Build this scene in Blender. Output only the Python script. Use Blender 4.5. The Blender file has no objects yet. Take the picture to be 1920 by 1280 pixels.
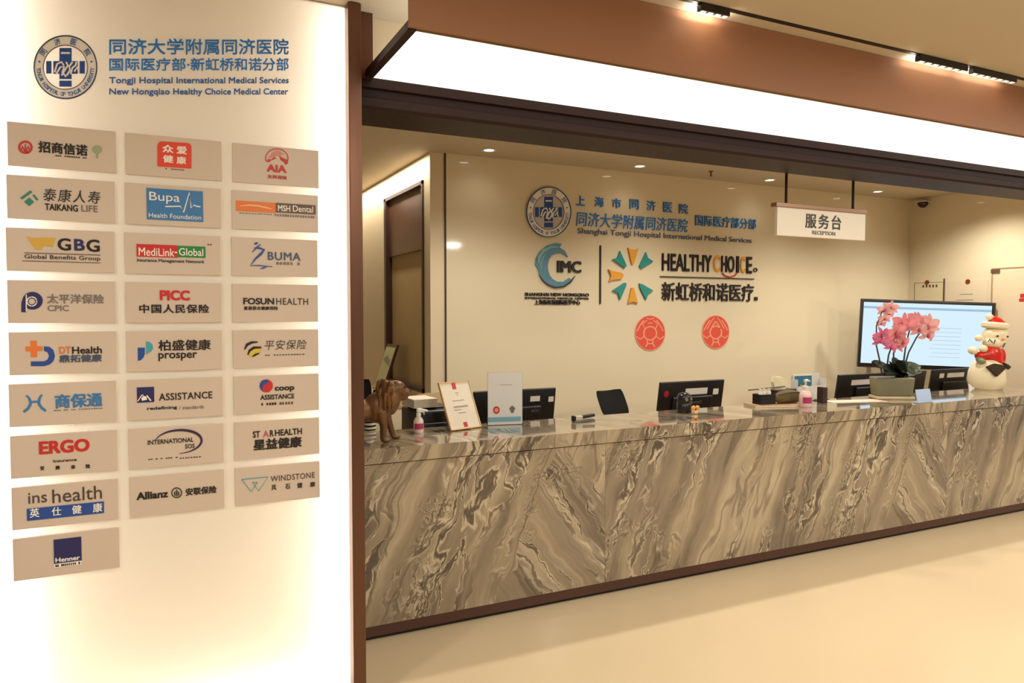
import bpy, bmesh, math, random
from mathutils import Vector, Matrix

random.seed(7)
S = bpy.context.scene
COL = S.collection
PI = math.pi

# ---------------------------------------------------------------- camera, world, exposure
EYE = Vector((0.0, 0.0, 1.70))
YAW, PITCH, FPX = math.radians(25.87), math.radians(2.227), 1369.35
cam_data = bpy.data.cameras.new('camera')
cam_data.sensor_width = 36.0
cam_data.lens = FPX / 1920.0 * 36.0
cam_data.clip_start = 0.05
cam = bpy.data.objects.new('camera', cam_data)
cam.location = EYE
cam.rotation_euler = (PI / 2 - PITCH, 0.0, -YAW)
COL.objects.link(cam)
S.camera = cam

S.view_settings.view_transform = 'Standard'
S.view_settings.look = 'None'
S.view_settings.gamma = 1.0
S.view_settings.use_curve_mapping = False
S.view_settings.exposure = 0.0

world = bpy.data.worlds.new('hall_ambience')
S.world = world
world.use_nodes = True
bg = world.node_tree.nodes['Background']
bg.inputs[0].default_value = (1.0, 0.90, 0.76, 1)
bg.inputs[1].default_value = 0.30
LED = 34.0          # strips round the sign board
CANOPY = 1.9       # canopy diffuser


def lamp(name, kind, loc, power, color=(1.0, 0.93, 0.81), rot=(0, 0, 0), size=0.1, size_y=None, spot=None, blend=0.6):
    d = bpy.data.lights.new(name, kind)
    d.energy = power
    d.color = color
    if kind == 'AREA':
        d.size = size
        if size_y:
            d.shape = 'RECTANGLE'
            d.size_y = size_y
        else:
            d.shape = 'DISK'
    elif kind == 'SPOT':
        d.shadow_soft_size = size
        d.spot_size = spot or math.radians(110)
        d.spot_blend = blend
    else:
        d.shadow_soft_size = size
    o = bpy.data.objects.new(name, d)
    o.location = loc
    o.rotation_euler = rot
    COL.objects.link(o)
    return o


# unseen lamps added at ceiling height to light the public side
for hx, hy, hp in ((-1.6, 1.4, 46), (1.0, 0.4, 46), (3.6, 1.0, 40), (5.6, 1.2, 46), (7.6, 1.4, 46), (1.8, -1.6, 40), (5.0, -1.6, 40)):
    lamp('hall_fill_lamp', 'AREA', (hx, hy, 2.97), hp, size=0.3)
# downlights over the staff side of the reception (fixtures are built below)
DOWNLIGHTS = [(0.95, 5.38), (2.40, 5.37), (3.86, 5.37), (5.40, 5.37), (6.95, 5.37)]
for dx, dy in DOWNLIGHTS:
    lamp('reception_downlight_lamp', 'SPOT', (dx, dy - 0.02, 2.975), 2, size=0.04, spot=math.radians(140), blend=0.8)
# fill lamps without fixtures, added over the counter to brighten the reception evenly
for dx in (2.2, 4.0, 5.8, 7.2):
    lamp('counter_fill_lamp', 'SPOT', (dx, 4.55, 2.975), 95, size=0.05, spot=math.radians(140), blend=0.8)
# cove washing the side wall of the corridor
lamp('cove_lamp', 'AREA', (1.88, 7.2, 2.985), 26, color=(1.0, 0.88, 0.7), size=0.06, size_y=3.0)

ZC = 3.0        # ceiling
YP = 3.14       # sign board face
YL = 3.19       # lintel face
YF = 2.57       # canopy fascia
YC = 3.66       # counter face
YW = 5.645      # back wall
XR = 7.84       # right wall

# ---------------------------------------------------------------- measuring helpers
_F = Vector((math.sin(YAW) * math.cos(PITCH), math.cos(YAW) * math.cos(PITCH), -math.sin(PITCH)))
_R = Vector((math.cos(YAW), -math.sin(YAW), 0))
_D = _F.cross(_R)


def _ray(x, y):
    return _F + _R * ((x - 960) / FPX) + _D * ((y - 640) / FPX)


def on_y(x, y, Y):
    d = _ray(x, y)
    return EYE + d * (Y / d.y)


def on_z(x, y, Z=1.0):
    d = _ray(x, y)
    return EYE + d * ((Z - EYE.z) / d.z)


def on_x(x, y, X):
    d = _ray(x, y)
    return EYE + d * (X / d.x)


# ---------------------------------------------------------------- materials
def lin(c):
    return tuple(((v / 255) / 12.92 if v / 255 <= 0.04045 else ((v / 255 + 0.055) / 1.055) ** 2.4) for v in c)


MATS = {}


def mat(name, rgb, rough=0.5, metal=0.0, spec=0.5, noise=0.0, scale=6.0, coat=0.0, trans=0.0, alpha=1.0):
    """plain procedural material: base colour with a little noise variation"""
    if name in MATS:
        return MATS[name]
    m = bpy.data.materials.new(name)
    m.use_nodes = True
    nt = m.node_tree
    b = nt.nodes['Principled BSDF']
    c = lin(rgb)
    b.inputs['Base Color'].default_value = (*c, 1)
    b.inputs['Roughness'].default_value = rough
    b.inputs['Metallic'].default_value = metal
    b.inputs['Specular IOR Level'].default_value = spec
    b.inputs['Coat Weight'].default_value = coat
    b.inputs['Coat Roughness'].default_value = 0.03
    b.inputs['Transmission Weight'].default_value = trans
    b.inputs['Alpha'].default_value = alpha
    if noise > 0:
        tc = nt.nodes.new('ShaderNodeTexCoord')
        n = nt.nodes.new('ShaderNodeTexNoise')
        n.inputs['Scale'].default_value = scale
        n.inputs['Detail'].default_value = 4
        r = nt.nodes.new('ShaderNodeValToRGB')
        r.color_ramp.elements[0].position = 0.3
        r.color_ramp.elements[0].color = (*[v * (1 - noise) for v in c], 1)
        r.color_ramp.elements[1].position = 0.7
        r.color_ramp.elements[1].color = (*[min(1, v * (1 + noise)) for v in c], 1)
        nt.links.new(tc.outputs['Object'], n.inputs['Vector'])
        nt.links.new(n.outputs['Fac'], r.inputs['Fac'])
        nt.links.new(r.outputs['Color'], b.inputs['Base Color'])
    MATS[name] = m
    return m


def emis(name, rgb, strength):
    if name in MATS:
        return MATS[name]
    m = bpy.data.materials.new(name)
    m.use_nodes = True
    nt = m.node_tree
    nt.nodes.remove(nt.nodes['Principled BSDF'])
    e = nt.nodes.new('ShaderNodeEmission')
    e.inputs[0].default_value = (*rgb, 1)
    e.inputs[1].default_value = strength
    nt.links.new(e.outputs[0], nt.nodes['Material Output'].inputs['Surface'])
    MATS[name] = m
    return m


def brushed(name, rgb, metal=0.75, rough=0.32):
    """brushed bronze sheet: fine streaks along its length"""
    m = mat(name, rgb, rough, metal)
    nt = m.node_tree
    b = nt.nodes['Principled BSDF']
    tc = nt.nodes.new('ShaderNodeTexCoord')
    mp = nt.nodes.new('ShaderNodeMapping')
    mp.inputs['Scale'].default_value = (40, 40, 1.5)
    n = nt.nodes.new('ShaderNodeTexNoise')
    n.inputs['Scale'].default_value = 4
    mr = nt.nodes.new('ShaderNodeMapRange')
    mr.inputs['To Min'].default_value = rough * 0.8
    mr.inputs['To Max'].default_value = rough * 1.25
    nt.links.new(tc.outputs['Object'], mp.inputs['Vector'])
    nt.links.new(mp.outputs[0], n.inputs['Vector'])
    nt.links.new(n.outputs['Fac'], mr.inputs['Value'])
    nt.links.new(mr.outputs[0], b.inputs['Roughness'])
    return m


def marble(name):
    """grey-brown figured marble: leaning streaks, dark veins with pale rims, repeated slab by slab"""
    m = bpy.data.materials.new(name)
    m.use_nodes = True
    nt = m.node_tree
    N, L = nt.nodes, nt.links
    b = N['Principled BSDF']

    def math_(op, a, c=None, d=None, clamp=False):
        n = N.new('ShaderNodeMath')
        n.operation = op
        n.use_clamp = clamp
        for i, v in enumerate((a, c, d)):
            if v is None:
                continue
            if isinstance(v, (int, float)):
                n.inputs[i].default_value = v
            else:
                L.new(v, n.inputs[i])
        return n.outputs[0]

    def comb(x, y, z=0.0):
        n = N.new('ShaderNodeCombineXYZ')
        for i, v in enumerate((x, y, z)):
            if isinstance(v, (int, float)):
                n.inputs[i].default_value = v
            else:
                L.new(v, n.inputs[i])
        return n.outputs[0]

    def noise(vec, scale, detail=4, rough=0.5, dist=0.0):
        n = N.new('ShaderNodeTexNoise')
        n.inputs['Scale'].default_value = scale
        n.inputs['Detail'].default_value = detail
        n.inputs['Roughness'].default_value = rough
        n.inputs['Distortion'].default_value = dist
        L.new(vec, n.inputs['Vector'])
        return n.outputs['Fac']

    def ramp(fac, stops, interp='LINEAR'):
        n = N.new('ShaderNodeValToRGB')
        n.color_ramp.interpolation = interp
        e = n.color_ramp.elements
        while len(e) < len(stops):
            e.new(0.5)
        for el, (p, c) in zip(e, stops):
            el.position = p
            el.color = (*c, 1) if len(c) == 3 else c
        L.new(fac, n.inputs['Fac'])
        return n.outputs['Color']

    def mix(fac, a, c, blend='MIX'):
        n = N.new('ShaderNodeMix')
        n.data_type = 'RGBA'
        n.blend_type = blend
        if isinstance(fac, (int, float)):
            n.inputs['Factor'].default_value = fac
        else:
            L.new(fac, n.inputs['Factor'])
        for key, v in ((6, a), (7, c)):
            if isinstance(v, tuple):
                n.inputs[key].default_value = (*v, 1)
            else:
                L.new(v, n.inputs[key])
        return n.outputs[2]

    tc = N.new('ShaderNodeTexCoord')
    sp = N.new('ShaderNodeSeparateXYZ')
    L.new(tc.outputs['Object'], sp.inputs[0])
    X, Y, Z = sp.outputs
    xs = math_('FLOORED_MODULO', math_('ADD', X, 0.805), 3.2)          # place within one slab
    slab = math_('FLOOR', math_('DIVIDE', math_('ADD', X, 0.805), 3.2))
    zz = math_('ADD', Z, math_('MULTIPLY', math_('SUBTRACT', Y, 3.66), -0.55))
    base = comb(xs, zz, math_('MULTIPLY', slab, 0.06))
    warp = math_('SUBTRACT', noise(base, 2.2, 3), 0.5)
    warp2 = math_('SUBTRACT', noise(base, 9.0, 3), 0.5)
    # main lean "/" and, near the end of each slab, a wedge leaning the other way
    p1 = math_('ADD', math_('SUBTRACT', xs, math_('MULTIPLY', zz, 0.42)), math_('ADD', math_('MULTIPLY', warp, 0.20), math_('MULTIPLY', warp2, 0.025)))
    p2 = math_('ADD', math_('ADD', xs, math_('MULTIPLY', zz, 0.75)), math_('ADD', math_('MULTIPLY', warp, 0.2), math_('MULTIPLY', warp2, 0.05)))
    a1 = math_('ADD', zz, math_('MULTIPLY', xs, 0.42))
    # wedge mask: xs + 0.5 z between bounds
    wedge = math_('MULTIPLY', math_('GREATER_THAN', math_('ADD', p1, math_('MULTIPLY', warp, 0.2)), 2.46),
                  math_('LESS_THAN', math_('ADD', p2, math_('MULTIPLY', warp2, 0.15)), 3.62))
    p = math_('ADD', math_('MULTIPLY', p1, math_('SUBTRACT', 1.0, wedge)), math_('MULTIPLY', p2, wedge))
    streak = noise(comb(math_('MULTIPLY', p, 4.6), math_('MULTIPLY', a1, 0.6), 1.3), 1.0, 5, 0.6, 0.2)
    fine = noise(comb(math_('MULTIPLY', p, 38.0), math_('MULTIPLY', a1, 1.4), 4.1), 1.0, 3, 0.6)
    cloud = noise(base, 1.1, 3, 0.5)
    col = ramp(streak, [(0.28, lin((98, 88, 76))), (0.40, lin((132, 119, 102))), (0.52, lin((156, 142, 120))), (0.64, lin((188, 174, 148))), (0.8, lin((134, 121, 105)))])
    col = mix(0.22, col, ramp(fine, [(0.3, lin((116, 104, 92))), (0.7, lin((204, 192, 172)))]), 'OVERLAY')
    # grey clouds
    gm = ramp(cloud, [(0.52, (0, 0, 0)), (0.7, (1, 1, 1))])
    col = mix(math_('MULTIPLY', gm, 0.5), col, lin((108, 101, 93)))
    # where veins crowd together
    crowd_n = noise(comb(math_('MULTIPLY', p, 3.1), math_('MULTIPLY', a1, 0.55), 7.7), 1.0, 2, 0.5, 0.4)
    crowd = ramp(crowd_n, [(0.46, (0, 0, 0)), (0.54, (1, 1, 1))])

    def veins(n_out, mask, w):
        d = math_('ABSOLUTE', math_('SUBTRACT', n_out, 0.5))
        dark = ramp(d, [(0.0, (1, 1, 1)), (w, (0.85, 0.85, 0.85)), (w * 1.9, (0, 0, 0))])
        rim = ramp(d, [(w * 1.5, (0, 0, 0)), (w * 2.6, (1, 1, 1)), (w * 4.2, (0, 0, 0))])
        return math_('MULTIPLY', dark, mask), math_('MULTIPLY', rim, mask)

    vn = noise(comb(math_('MULTIPLY', math_('ADD', p, math_('MULTIPLY', warp2, 0.09)), 8.5), math_('MULTIPLY', a1, 2.3), 2.2), 1.0, 3, 0.5, 0.8)
    dk, rm = veins(vn, crowd, 0.016)
    col = mix(math_('MULTIPLY', rm, 0.8), col, lin((216, 202, 174)))
    col = mix(math_('MULTIPLY', dk, 0.85), col, lin((62, 52, 44)))
    # contorted patches
    cm = ramp(noise(comb(math_('MULTIPLY', xs, 1.0), zz, 9.0), 2.1, 2), [(0.56, (0, 0, 0)), (0.63, (1, 1, 1))])
    vn2 = noise(comb(math_('ADD', xs, math_('MULTIPLY', zz, -0.3)), math_('MULTIPLY', zz, 0.6), 3.3), 9.0, 3, 0.55, 2.6)
    dk2, rm2 = veins(vn2, cm, 0.022)
    col = mix(math_('MULTIPLY', rm2, 0.75), col, lin((206, 190, 160)))
    col = mix(math_('MULTIPLY', dk2, 0.75), col, lin((58, 50, 43)))
    # a few long single dark seams
    vn3 = noise(comb(math_('MULTIPLY', p, 4.3), math_('MULTIPLY', a1, 0.5), 11.0), 1.0, 3, 0.45, 0.4)
    dk3, rm3 = veins(vn3, 1.0, 0.009)
    col = mix(math_('MULTIPLY', dk3, 0.5), col, lin((70, 58, 50)))
    # joint between slabs
    jn = math_('LESS_THAN', xs, 0.003)
    col = mix(math_('MULTIPLY', jn, 0.6), col, lin((70, 60, 52)))
    L.new(col, b.inputs['Base Color'])
    b.inputs['Roughness'].default_value = 0.08
    b.inputs['Coat Weight'].default_value = 0.7
    b.inputs['Coat Roughness'].default_value = 0.03
    b.inputs['Specular IOR Level'].default_value = 0.5
    MATS[name] = m
    return m


M_MARBLE = marble('figured_marble')
M_BRONZE = brushed('bronze_sheet', (108, 76, 60))
M_DBRONZE = brushed('dark_bronze_sheet', (46, 30, 25), 0.1, 0.5)
M_DBRONZE.node_tree.nodes['Principled BSDF'].inputs['Specular IOR Level'].default_value = 0.15
M_FASCIA = mat('brown_laminate', (164, 118, 90), 0.55, 0.0, noise=0.04, scale=1.2)
M_WALLGLASS = mat('cream_painted_glass', (226, 212, 182), 0.06, 0, 0.5, noise=0.015, scale=0.8)
M_WALL = mat('cream_wall_paint', (224, 208, 176), 0.45, noise=0.02, scale=1.0)
M_CEIL = mat('ceiling_paint', (196, 182, 158), 0.7, noise=0.02, scale=0.7)
M_FLOOR = mat('polished_cream_floor', (216, 196, 162), 0.2, 0, 0.4, noise=0.03, scale=0.6)
M_BOARD = mat('white_sign_board', (242, 234, 218), 0.5)


def make_translucent(m, share):
    nt = m.node_tree
    b_ = nt.nodes['Principled BSDF']
    t_ = nt.nodes.new('ShaderNodeBsdfTranslucent')
    t_.inputs[0].default_value = (0.95, 0.92, 0.86, 1)
    x_ = nt.nodes.new('ShaderNodeMixShader')
    x_.inputs[0].default_value = share
    nt.links.new(b_.outputs[0], x_.inputs[1])
    nt.links.new(t_.outputs[0], x_.inputs[2])
    nt.links.new(x_.outputs[0], nt.nodes['Material Output'].inputs['Surface'])


make_translucent(M_BOARD, 0.4)
M_PLAQUE = mat('taupe_plaque', (206, 189, 173), 0.42, 0.0, noise=0.02, scale=3)
M_BLACK = mat('black_plastic', (24, 22, 22), 0.4, noise=0.1, scale=8)
M_BLACKM = mat('black_mesh_fabric', (30, 27, 27), 0.8, noise=0.15, scale=60)
M_WHITE = mat('white_plastic', (236, 228, 216), 0.35)
M_PAPER = mat('white_paper', (238, 226, 206), 0.7, noise=0.01)
M_DARKTXT = mat('black_lettering', (34, 26, 22), 0.4)
M_GREYTXT = mat('grey_lettering', (120, 112, 108), 0.5)
M_BLUE = mat('blue_lettering', (40, 130, 214), 0.35)
M_DBLUE = mat('deep_blue_lettering', (46, 100, 172), 0.35)
M_NAVY = mat('navy_print', (38, 38, 92), 0.45)
M_CBLUE = mat('cobalt_print', (36, 74, 150), 0.45)
M_RED = mat('red_print', (196, 42, 38), 0.45)
M_ORED = mat('orange_red_print', (222, 66, 40), 0.45)
M_ORANGE = mat('orange_print', (226, 120, 48), 0.45)
M_AMBER = mat('amber_letters', (226, 158, 52), 0.4)
M_TEAL = mat('teal_letters', (44, 142, 138), 0.4)
M_GREEN = mat('green_print', (52, 128, 108), 0.45)
M_GREEN2 = mat('leaf_green_print', (30, 130, 56), 0.45)
M_PALEGREEN = mat('pale_green_print', (150, 164, 130), 0.5)
M_GOLD = mat('gold_print', (206, 168, 66), 0.45)
M_SKYBLUE = mat('sky_blue_print', (58, 120, 178), 0.45)
M_AQUA = mat('aqua_print', (70, 160, 172), 0.45)
M_WPRINT = mat('white_print', (240, 234, 224), 0.45)
M_BROWNP = mat('brown_print', (96, 72, 58), 0.45)
M_PURPLE = mat('dark_purple_print', (52, 32, 70), 0.45)
M_YELLOW = mat('yellow_print', (214, 184, 60), 0.45)
M_CORAL = mat('coral_red_print', (222, 84, 64), 0.5)
M_CORAL2 = mat('pale_coral_print', (240, 160, 128), 0.5)


# ---------------------------------------------------------------- mesh helpers
def new_bm():
    return bmesh.new()


def box(bm, c, s, rot=None, taper=None):
    r = bmesh.ops.create_cube(bm, size=1.0)
    for v in r['verts']:
        if taper and v.co.z > 0:
            v.co.x *= taper[0]
            v.co.y *= taper[1]
        v.co = Vector((v.co.x * s[0], v.co.y * s[1], v.co.z * s[2]))
        if rot is not None:
            v.co = rot @ v.co
        v.co += Vector(c)
    return r['verts']


def boxb(bm, x0, x1, y0, y1, z0, z1):
    return box(bm, ((x0 + x1) / 2, (y0 + y1) / 2, (z0 + z1) / 2), (x1 - x0, y1 - y0, z1 - z0))


def rbox(bm, c, s, r, seg=3, rot=None):
    """box with rounded edges"""
    t = bmesh.new()
    box(t, (0, 0, 0), s)
    bmesh.ops.bevel(t, geom=t.edges[:], offset=r, segments=seg, profile=0.5, affect='EDGES')
    add(bm, t, Matrix.Translation(Vector(c)) @ (rot.to_4x4() if rot is not None else Matrix.Identity(4)))


def add(bm, other, M=None):
    me = bpy.data.meshes.new('tmp')
    other.to_mesh(me)
    other.free()
    if M is not None:
        me.transform(M)
    bm.from_mesh(me)
    bpy.data.meshes.remove(me)


def tube(bm, pts, rads, seg=10, cap=True):
    pts = [Vector(p) for p in pts]
    if isinstance(rads, (int, float)):
        rads = [rads] * len(pts)
    rings = []
    prev = None
    for i, p in enumerate(pts):
        t = (pts[min(i + 1, len(pts) - 1)] - pts[max(i - 1, 0)]).normalized()
        if prev is None:
            a = Vector((0, 0, 1)) if abs(t.z) < 0.9 else Vector((1, 0, 0))
            n = t.cross(a).normalized()
        else:
            n = (prev - t * prev.dot(t)).normalized()
        prev = n
        bn = t.cross(n)
        rings.append([bm.verts.new(p + (n * math.cos(2 * PI * k / seg) + bn * math.sin(2 * PI * k / seg)) * rads[i]) for k in range(seg)])
    for a, b_ in zip(rings, rings[1:]):
        for k in range(seg):
            bm.faces.new((a[k], a[(k + 1) % seg], b_[(k + 1) % seg], b_[k]))
    if cap:
        bm.faces.new(list(reversed(rings[0])))
        bm.faces.new(rings[-1])


def lathe(bm, prof, c=(0, 0, 0), seg=24, sx=1.0, sy=1.0, caps=True):
    """prof: list of (radius, z)"""
    rings = []
    for r, z in prof:
        if r < 1e-6:
            rings.append([bm.verts.new((c[0], c[1], c[2] + z))])
        else:
            rings.append([bm.verts.new((c[0] + r * sx * math.cos(2 * PI * k / seg), c[1] + r * sy * math.sin(2 * PI * k / seg), c[2] + z)) for k in range(seg)])
    for a, b_ in zip(rings, rings[1:]):
        for k in range(seg):
            k2 = (k + 1) % seg
            if len(a) == 1 and len(b_) == 1:
                continue
            if len(a) == 1:
                bm.faces.new((a[0], b_[k2], b_[k]))
            elif len(b_) == 1:
                bm.faces.new((a[k], a[k2], b_[0]))
            else:
                bm.faces.new((a[k], a[k2], b_[k2], b_[k]))
    if caps and len(rings[0]) > 1:
        bm.faces.new(list(reversed(rings[0])))
    if caps and len(rings[-1]) > 1:
        bm.faces.new(rings[-1])


def ell(bm, c, r, rot=None, u=16, v=10):
    q = bmesh.ops.create_uvsphere(bm, u_segments=u, v_segments=v, radius=1.0)
    for w in q['verts']:
        w.co = Vector((w.co.x * r[0], w.co.y * r[1], w.co.z * r[2]))
        if rot is not None:
            w.co = rot @ w.co
        w.co += Vector(c)


def plane_prism(bm, pts, fn, d0, d1):
    """closed polygon pts (2-D), fn(p, d) -> 3-D at distance d in front of the plane"""
    a = [bm.verts.new(fn(p, d0)) for p in pts]
    b_ = [bm.verts.new(fn(p, d1)) for p in pts]
    n = len(pts)
    try:
        bm.faces.new(b_)
        bm.faces.new(list(reversed(a)))
    except ValueError:
        pass
    for k in range(n):
        bm.faces.new((a[k], a[(k + 1) % n], b_[(k + 1) % n], b_[k]))


def obj(name, bm, m, parent=None, world=False, smooth=False, bevel=0.0, angle=40):
    bmesh.ops.recalc_face_normals(bm, faces=bm.faces[:])
    me = bpy.data.meshes.new(name)
    bm.to_mesh(me)
    bm.free()
    me.materials.append(m)
    o = bpy.data.objects.new(name, me)
    COL.objects.link(o)
    if parent is not None:
        if world:
            me.transform(Matrix.Translation(-parent.location))
        o.parent = parent
    if smooth:
        for p in me.polygons:
            p.use_smooth = True
        me.set_sharp_from_angle(angle=math.radians(angle))
    if bevel > 0:
        md = o.modifiers.new('bevel', 'BEVEL')
        md.width = bevel
        md.segments = 2
        md.limit_method = 'ANGLE'
    return o


def thing(name, label, cat, loc=(0, 0, 0), rotz=0.0, group=None):
    o = bpy.data.objects.new(name, None)
    o.empty_display_size = 0.05
    o.location = loc
    o.rotation_euler = (0, 0, rotz)
    COL.objects.link(o)
    return tag(o, label, cat, group)


def tag(o, label, cat, group=None):
    o['label'] = label
    o['category'] = cat
    if group:
        o['group'] = group
    return o


def struct(o):
    o['kind'] = 'structure'
    return o


def blob(name, parts, m, parent, voxel=0.008, smooth_iter=6):
    """one continuous body grown from overlapping ellipsoids and limbs"""
    t = bmesh.new()
    for f in parts:
        f(t)
    me = bpy.data.meshes.new(name)
    t.to_mesh(me)
    t.free()
    o = bpy.data.objects.new(name, me)
    COL.objects.link(o)
    r = o.modifiers.new('remesh', 'REMESH')
    r.mode = 'VOXEL'
    r.voxel_size = voxel
    s = o.modifiers.new('smooth', 'SMOOTH')
    s.factor = 0.5
    s.iterations = smooth_iter
    dg = bpy.context.evaluated_depsgraph_get()
    me2 = bpy.data.meshes.new_from_object(o.evaluated_get(dg))
    o.modifiers.clear()
    o.data = me2
    bpy.data.meshes.remove(me)
    me2.name = name
    me2.materials.clear()
    me2.materials.append(m)
    for p in me2.polygons:
        p.use_smooth = True
    o.parent = parent
    return o


def glyphs(s, bold=0.0, shear=0.0, spacing=1.0, res=3):
    """flat outline mesh of a string, normalised to its own bounding box -> bmesh in 0..1 x 0..1, and aspect"""
    cu = bpy.data.curves.new('t', 'FONT')
    cu.body = s
    cu.size = 1.0
    cjk = any(ord(ch) > 0x2E00 for ch in s)
    cu.offset = bold if bold < 0 else 0.0
    if not cjk:
        bold *= 0.8
    cu.shear = shear
    cu.space_character = spacing
    cu.resolution_u = res
    cu.fill_mode = 'FRONT'
    ob = bpy.data.objects.new('t', cu)
    COL.objects.link(ob)
    dg = bpy.context.evaluated_depsgraph_get()
    me = bpy.data.meshes.new_from_object(ob.evaluated_get(dg))
    bpy.data.objects.remove(ob)
    bpy.data.curves.remove(cu)
    bm = bmesh.new()
    if bold > 0.004:            # heavier strokes: the outline laid down four times, slightly apart
        for k, (ox, oy) in enumerate(((-1, -0.7), (1, -0.7), (-1, 0.7), (1, 0.7))):
            m2 = me.copy()
            m2.transform(Matrix.Translation((ox * bold, oy * bold, k * 0.00004)))
            bm.from_mesh(m2)
            bpy.data.meshes.remove(m2)
    else:
        bm.from_mesh(me)
    bpy.data.meshes.remove(me)
    xs = [v.co.x for v in bm.verts]
    ys = [v.co.y for v in bm.verts]
    x0, x1, y0, y1 = min(xs), max(xs), min(ys), max(ys)
    for v in bm.verts:
        v.co = Vector(((v.co.x - x0) / (x1 - x0), (v.co.y - y0) / max(1e-6, y1 - y0), v.co.z))
    return bm


def raise_flat(bm, fn, d0, d1):
    """flat mesh (x,y) -> solid between distances d0,d1 in front of a plane"""
    bmesh.ops.remove_doubles(bm, verts=bm.verts[:], dist=1e-6)
    g = bmesh.ops.extrude_face_region(bm, geom=bm.faces[:])
    top = [e for e in g['geom'] if isinstance(e, bmesh.types.BMVert)]
    tops = set(top)
    for v in bm.verts:
        v.co = fn((v.co.x, v.co.y), d1 + v.co.z if v in tops else d0)


class Wall:
    """artwork on a vertical wall Y = const, measured in photo pixels"""

    def __init__(self, Y):
        self.Y = Y

    def pt(self, p):
        q = on_y(p[0], p[1], self.Y)
        return (q.x, q.z)

    def f3(self, p, d):
        return Vector((p[0], self.Y - d, p[1]))

    def text(self, bm, s, x0, x1, yc, h, bold=0.02, d0=0.0, d1=0.002, shear=0.0, spacing=1.0, ends=None):
        """string fitted between pixel columns x0..x1, centred on row yc (at mid column), h rows tall, level on the wall"""
        xm = (x0 + x1) / 2
        a, c = self.pt((x0, yc))[0], self.pt((x1, yc))[0]
        zt, zb = self.pt((xm, yc - h / 2))[1], self.pt((xm, yc + h / 2))[1]
        t = glyphs(s, bold, shear, spacing)
        raise_flat(t, lambda p, d: self.f3((a + p[0] * (c - a), zb + p[1] * (zt - zb)), d), d0, d1)
        add(bm, t)

    def quad_text(self, bm, s, tl, tr, br, bl, bold=0.02, d0=0.0, d1=0.002):
        A, B, C_, D_ = [Vector(self.pt(q)) for q in (tl, tr, br, bl)]

        def m_(p):
            u, v = p
            q = (A * (1 - u) + B * u) * v + (D_ * (1 - u) + C_ * u) * (1 - v)
            return (q.x, q.y)
        t = glyphs(s, bold)
        raise_flat(t, lambda p, d: self.f3(m_(p), d), d0, d1)
        add(bm, t)

    def glyph_at(self, bm, s, cx, cy, h, ang, bold=0.02, d0=0.0, d1=0.002, w=None):
        t = glyphs(s, bold)
        w = w or h
        ca, sa = math.cos(ang), math.sin(ang)

        def m_(p):
            gx, gy = (p[0] - 0.5) * w, -(p[1] - 0.5) * h
            return self.pt((cx + gx * ca - gy * sa, cy + gx * sa + gy * ca))
        raise_flat(t, lambda p, d: self.f3(m_(p), d), d0, d1)
        add(bm, t)

    def poly(self, bm, pts, d0=0.0, d1=0.002):
        self.n = (getattr(self, 'n', 0) + 1) % 11       # faces laid over one another never share a plane
        plane_prism(bm, [self.pt(p) for p in pts], self.f3, d0, d1 + self.n * 2.5e-5)

    def rect(self, bm, x0, x1, y0, y1, d0=0.0, d1=0.002):
        """level rectangle given by columns at mid row and rows at mid column"""
        xm, ym = (x0 + x1) / 2, (y0 + y1) / 2
        a, c = self.pt((x0, ym))[0], self.pt((x1, ym))[0]
        t, b_ = self.pt((xm, y0))[1], self.pt((xm, y1))[1]
        self.n = (getattr(self, 'n', 0) + 1) % 11
        plane_prism(bm, [(a, b_), (c, b_), (c, t), (a, t)], self.f3, d0, d1 + self.n * 2.5e-5)

    def disc(self, bm, cx, cy, rx, ry=None, d0=0.0, d1=0.002, n=40):
        ry = ry or rx
        self.poly(bm, [(cx + rx * math.cos(2 * PI * k / n), cy + ry * math.sin(2 * PI * k / n)) for k in range(n)], d0, d1)

    def band(self, bm, pts, w, d0=0.0, d1=0.002, closed=False):
        """stroke along a pixel polyline; w single width or a list"""
        n = len(pts)
        ws = w if isinstance(w, (list, tuple)) else [w] * n
        P = [Vector(p) for p in pts]
        l, r = [], []
        for i in range(n):
            if closed:
                t = (P[(i + 1) % n] - P[i - 1])
            else:
                t = P[min(i + 1, n - 1)] - P[max(i - 1, 0)]
            t.normalize()
            nn = Vector((-t.y, t.x))
            l.append(P[i] + nn * ws[i] / 2)
            r.append(P[i] - nn * ws[i] / 2)
        rng = range(n if closed else n - 1)
        for i in rng:
            j = (i + 1) % n
            self.poly(bm, [l[i], l[j], r[j], r[i]], d0, d1)

    def ring(self, bm, cx, cy, rx, ry, w, d0=0.0, d1=0.002, a0=0, a1=360, n=48):
        closed = (a1 - a0) >= 360
        k_ = n if closed else n + 1
        pts = [(cx + rx * math.cos(math.radians(a0 + (a1 - a0) * k / n)), cy + ry * math.sin(math.radians(a0 + (a1 - a0) * k / n))) for k in range(k_)]
        self.band(bm, pts, w, d0, d1, closed)

    def dashes(self, bm, x0, x1, yc, h, n, seed=1, d0=0.0, d1=0.0015):
        """row of print too small to read: broken strokes"""
        rn = random.Random(seed)
        step = (x1 - x0) / n
        for k in range(n):
            if rn.random() < 0.12:
                continue
            a = x0 + step * k
            slope = (self.pt((x1, yc))[1] - self.pt((x0, yc))[1])
            # keep the row level on the wall
            z0 = self.pt(((x0 + x1) / 2, yc + h / 2))[1]
            z1 = self.pt(((x0 + x1) / 2, yc - h / 2))[1]
            X0, X1 = self.pt((a, yc))[0], self.pt((a + step * (0.55 + 0.25 * rn.random()), yc))[0]
            plane_prism(bm, [(X0, z0), (X1, z0), (X1, z1), (X0, z1)], self.f3, d0, d1)


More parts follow.
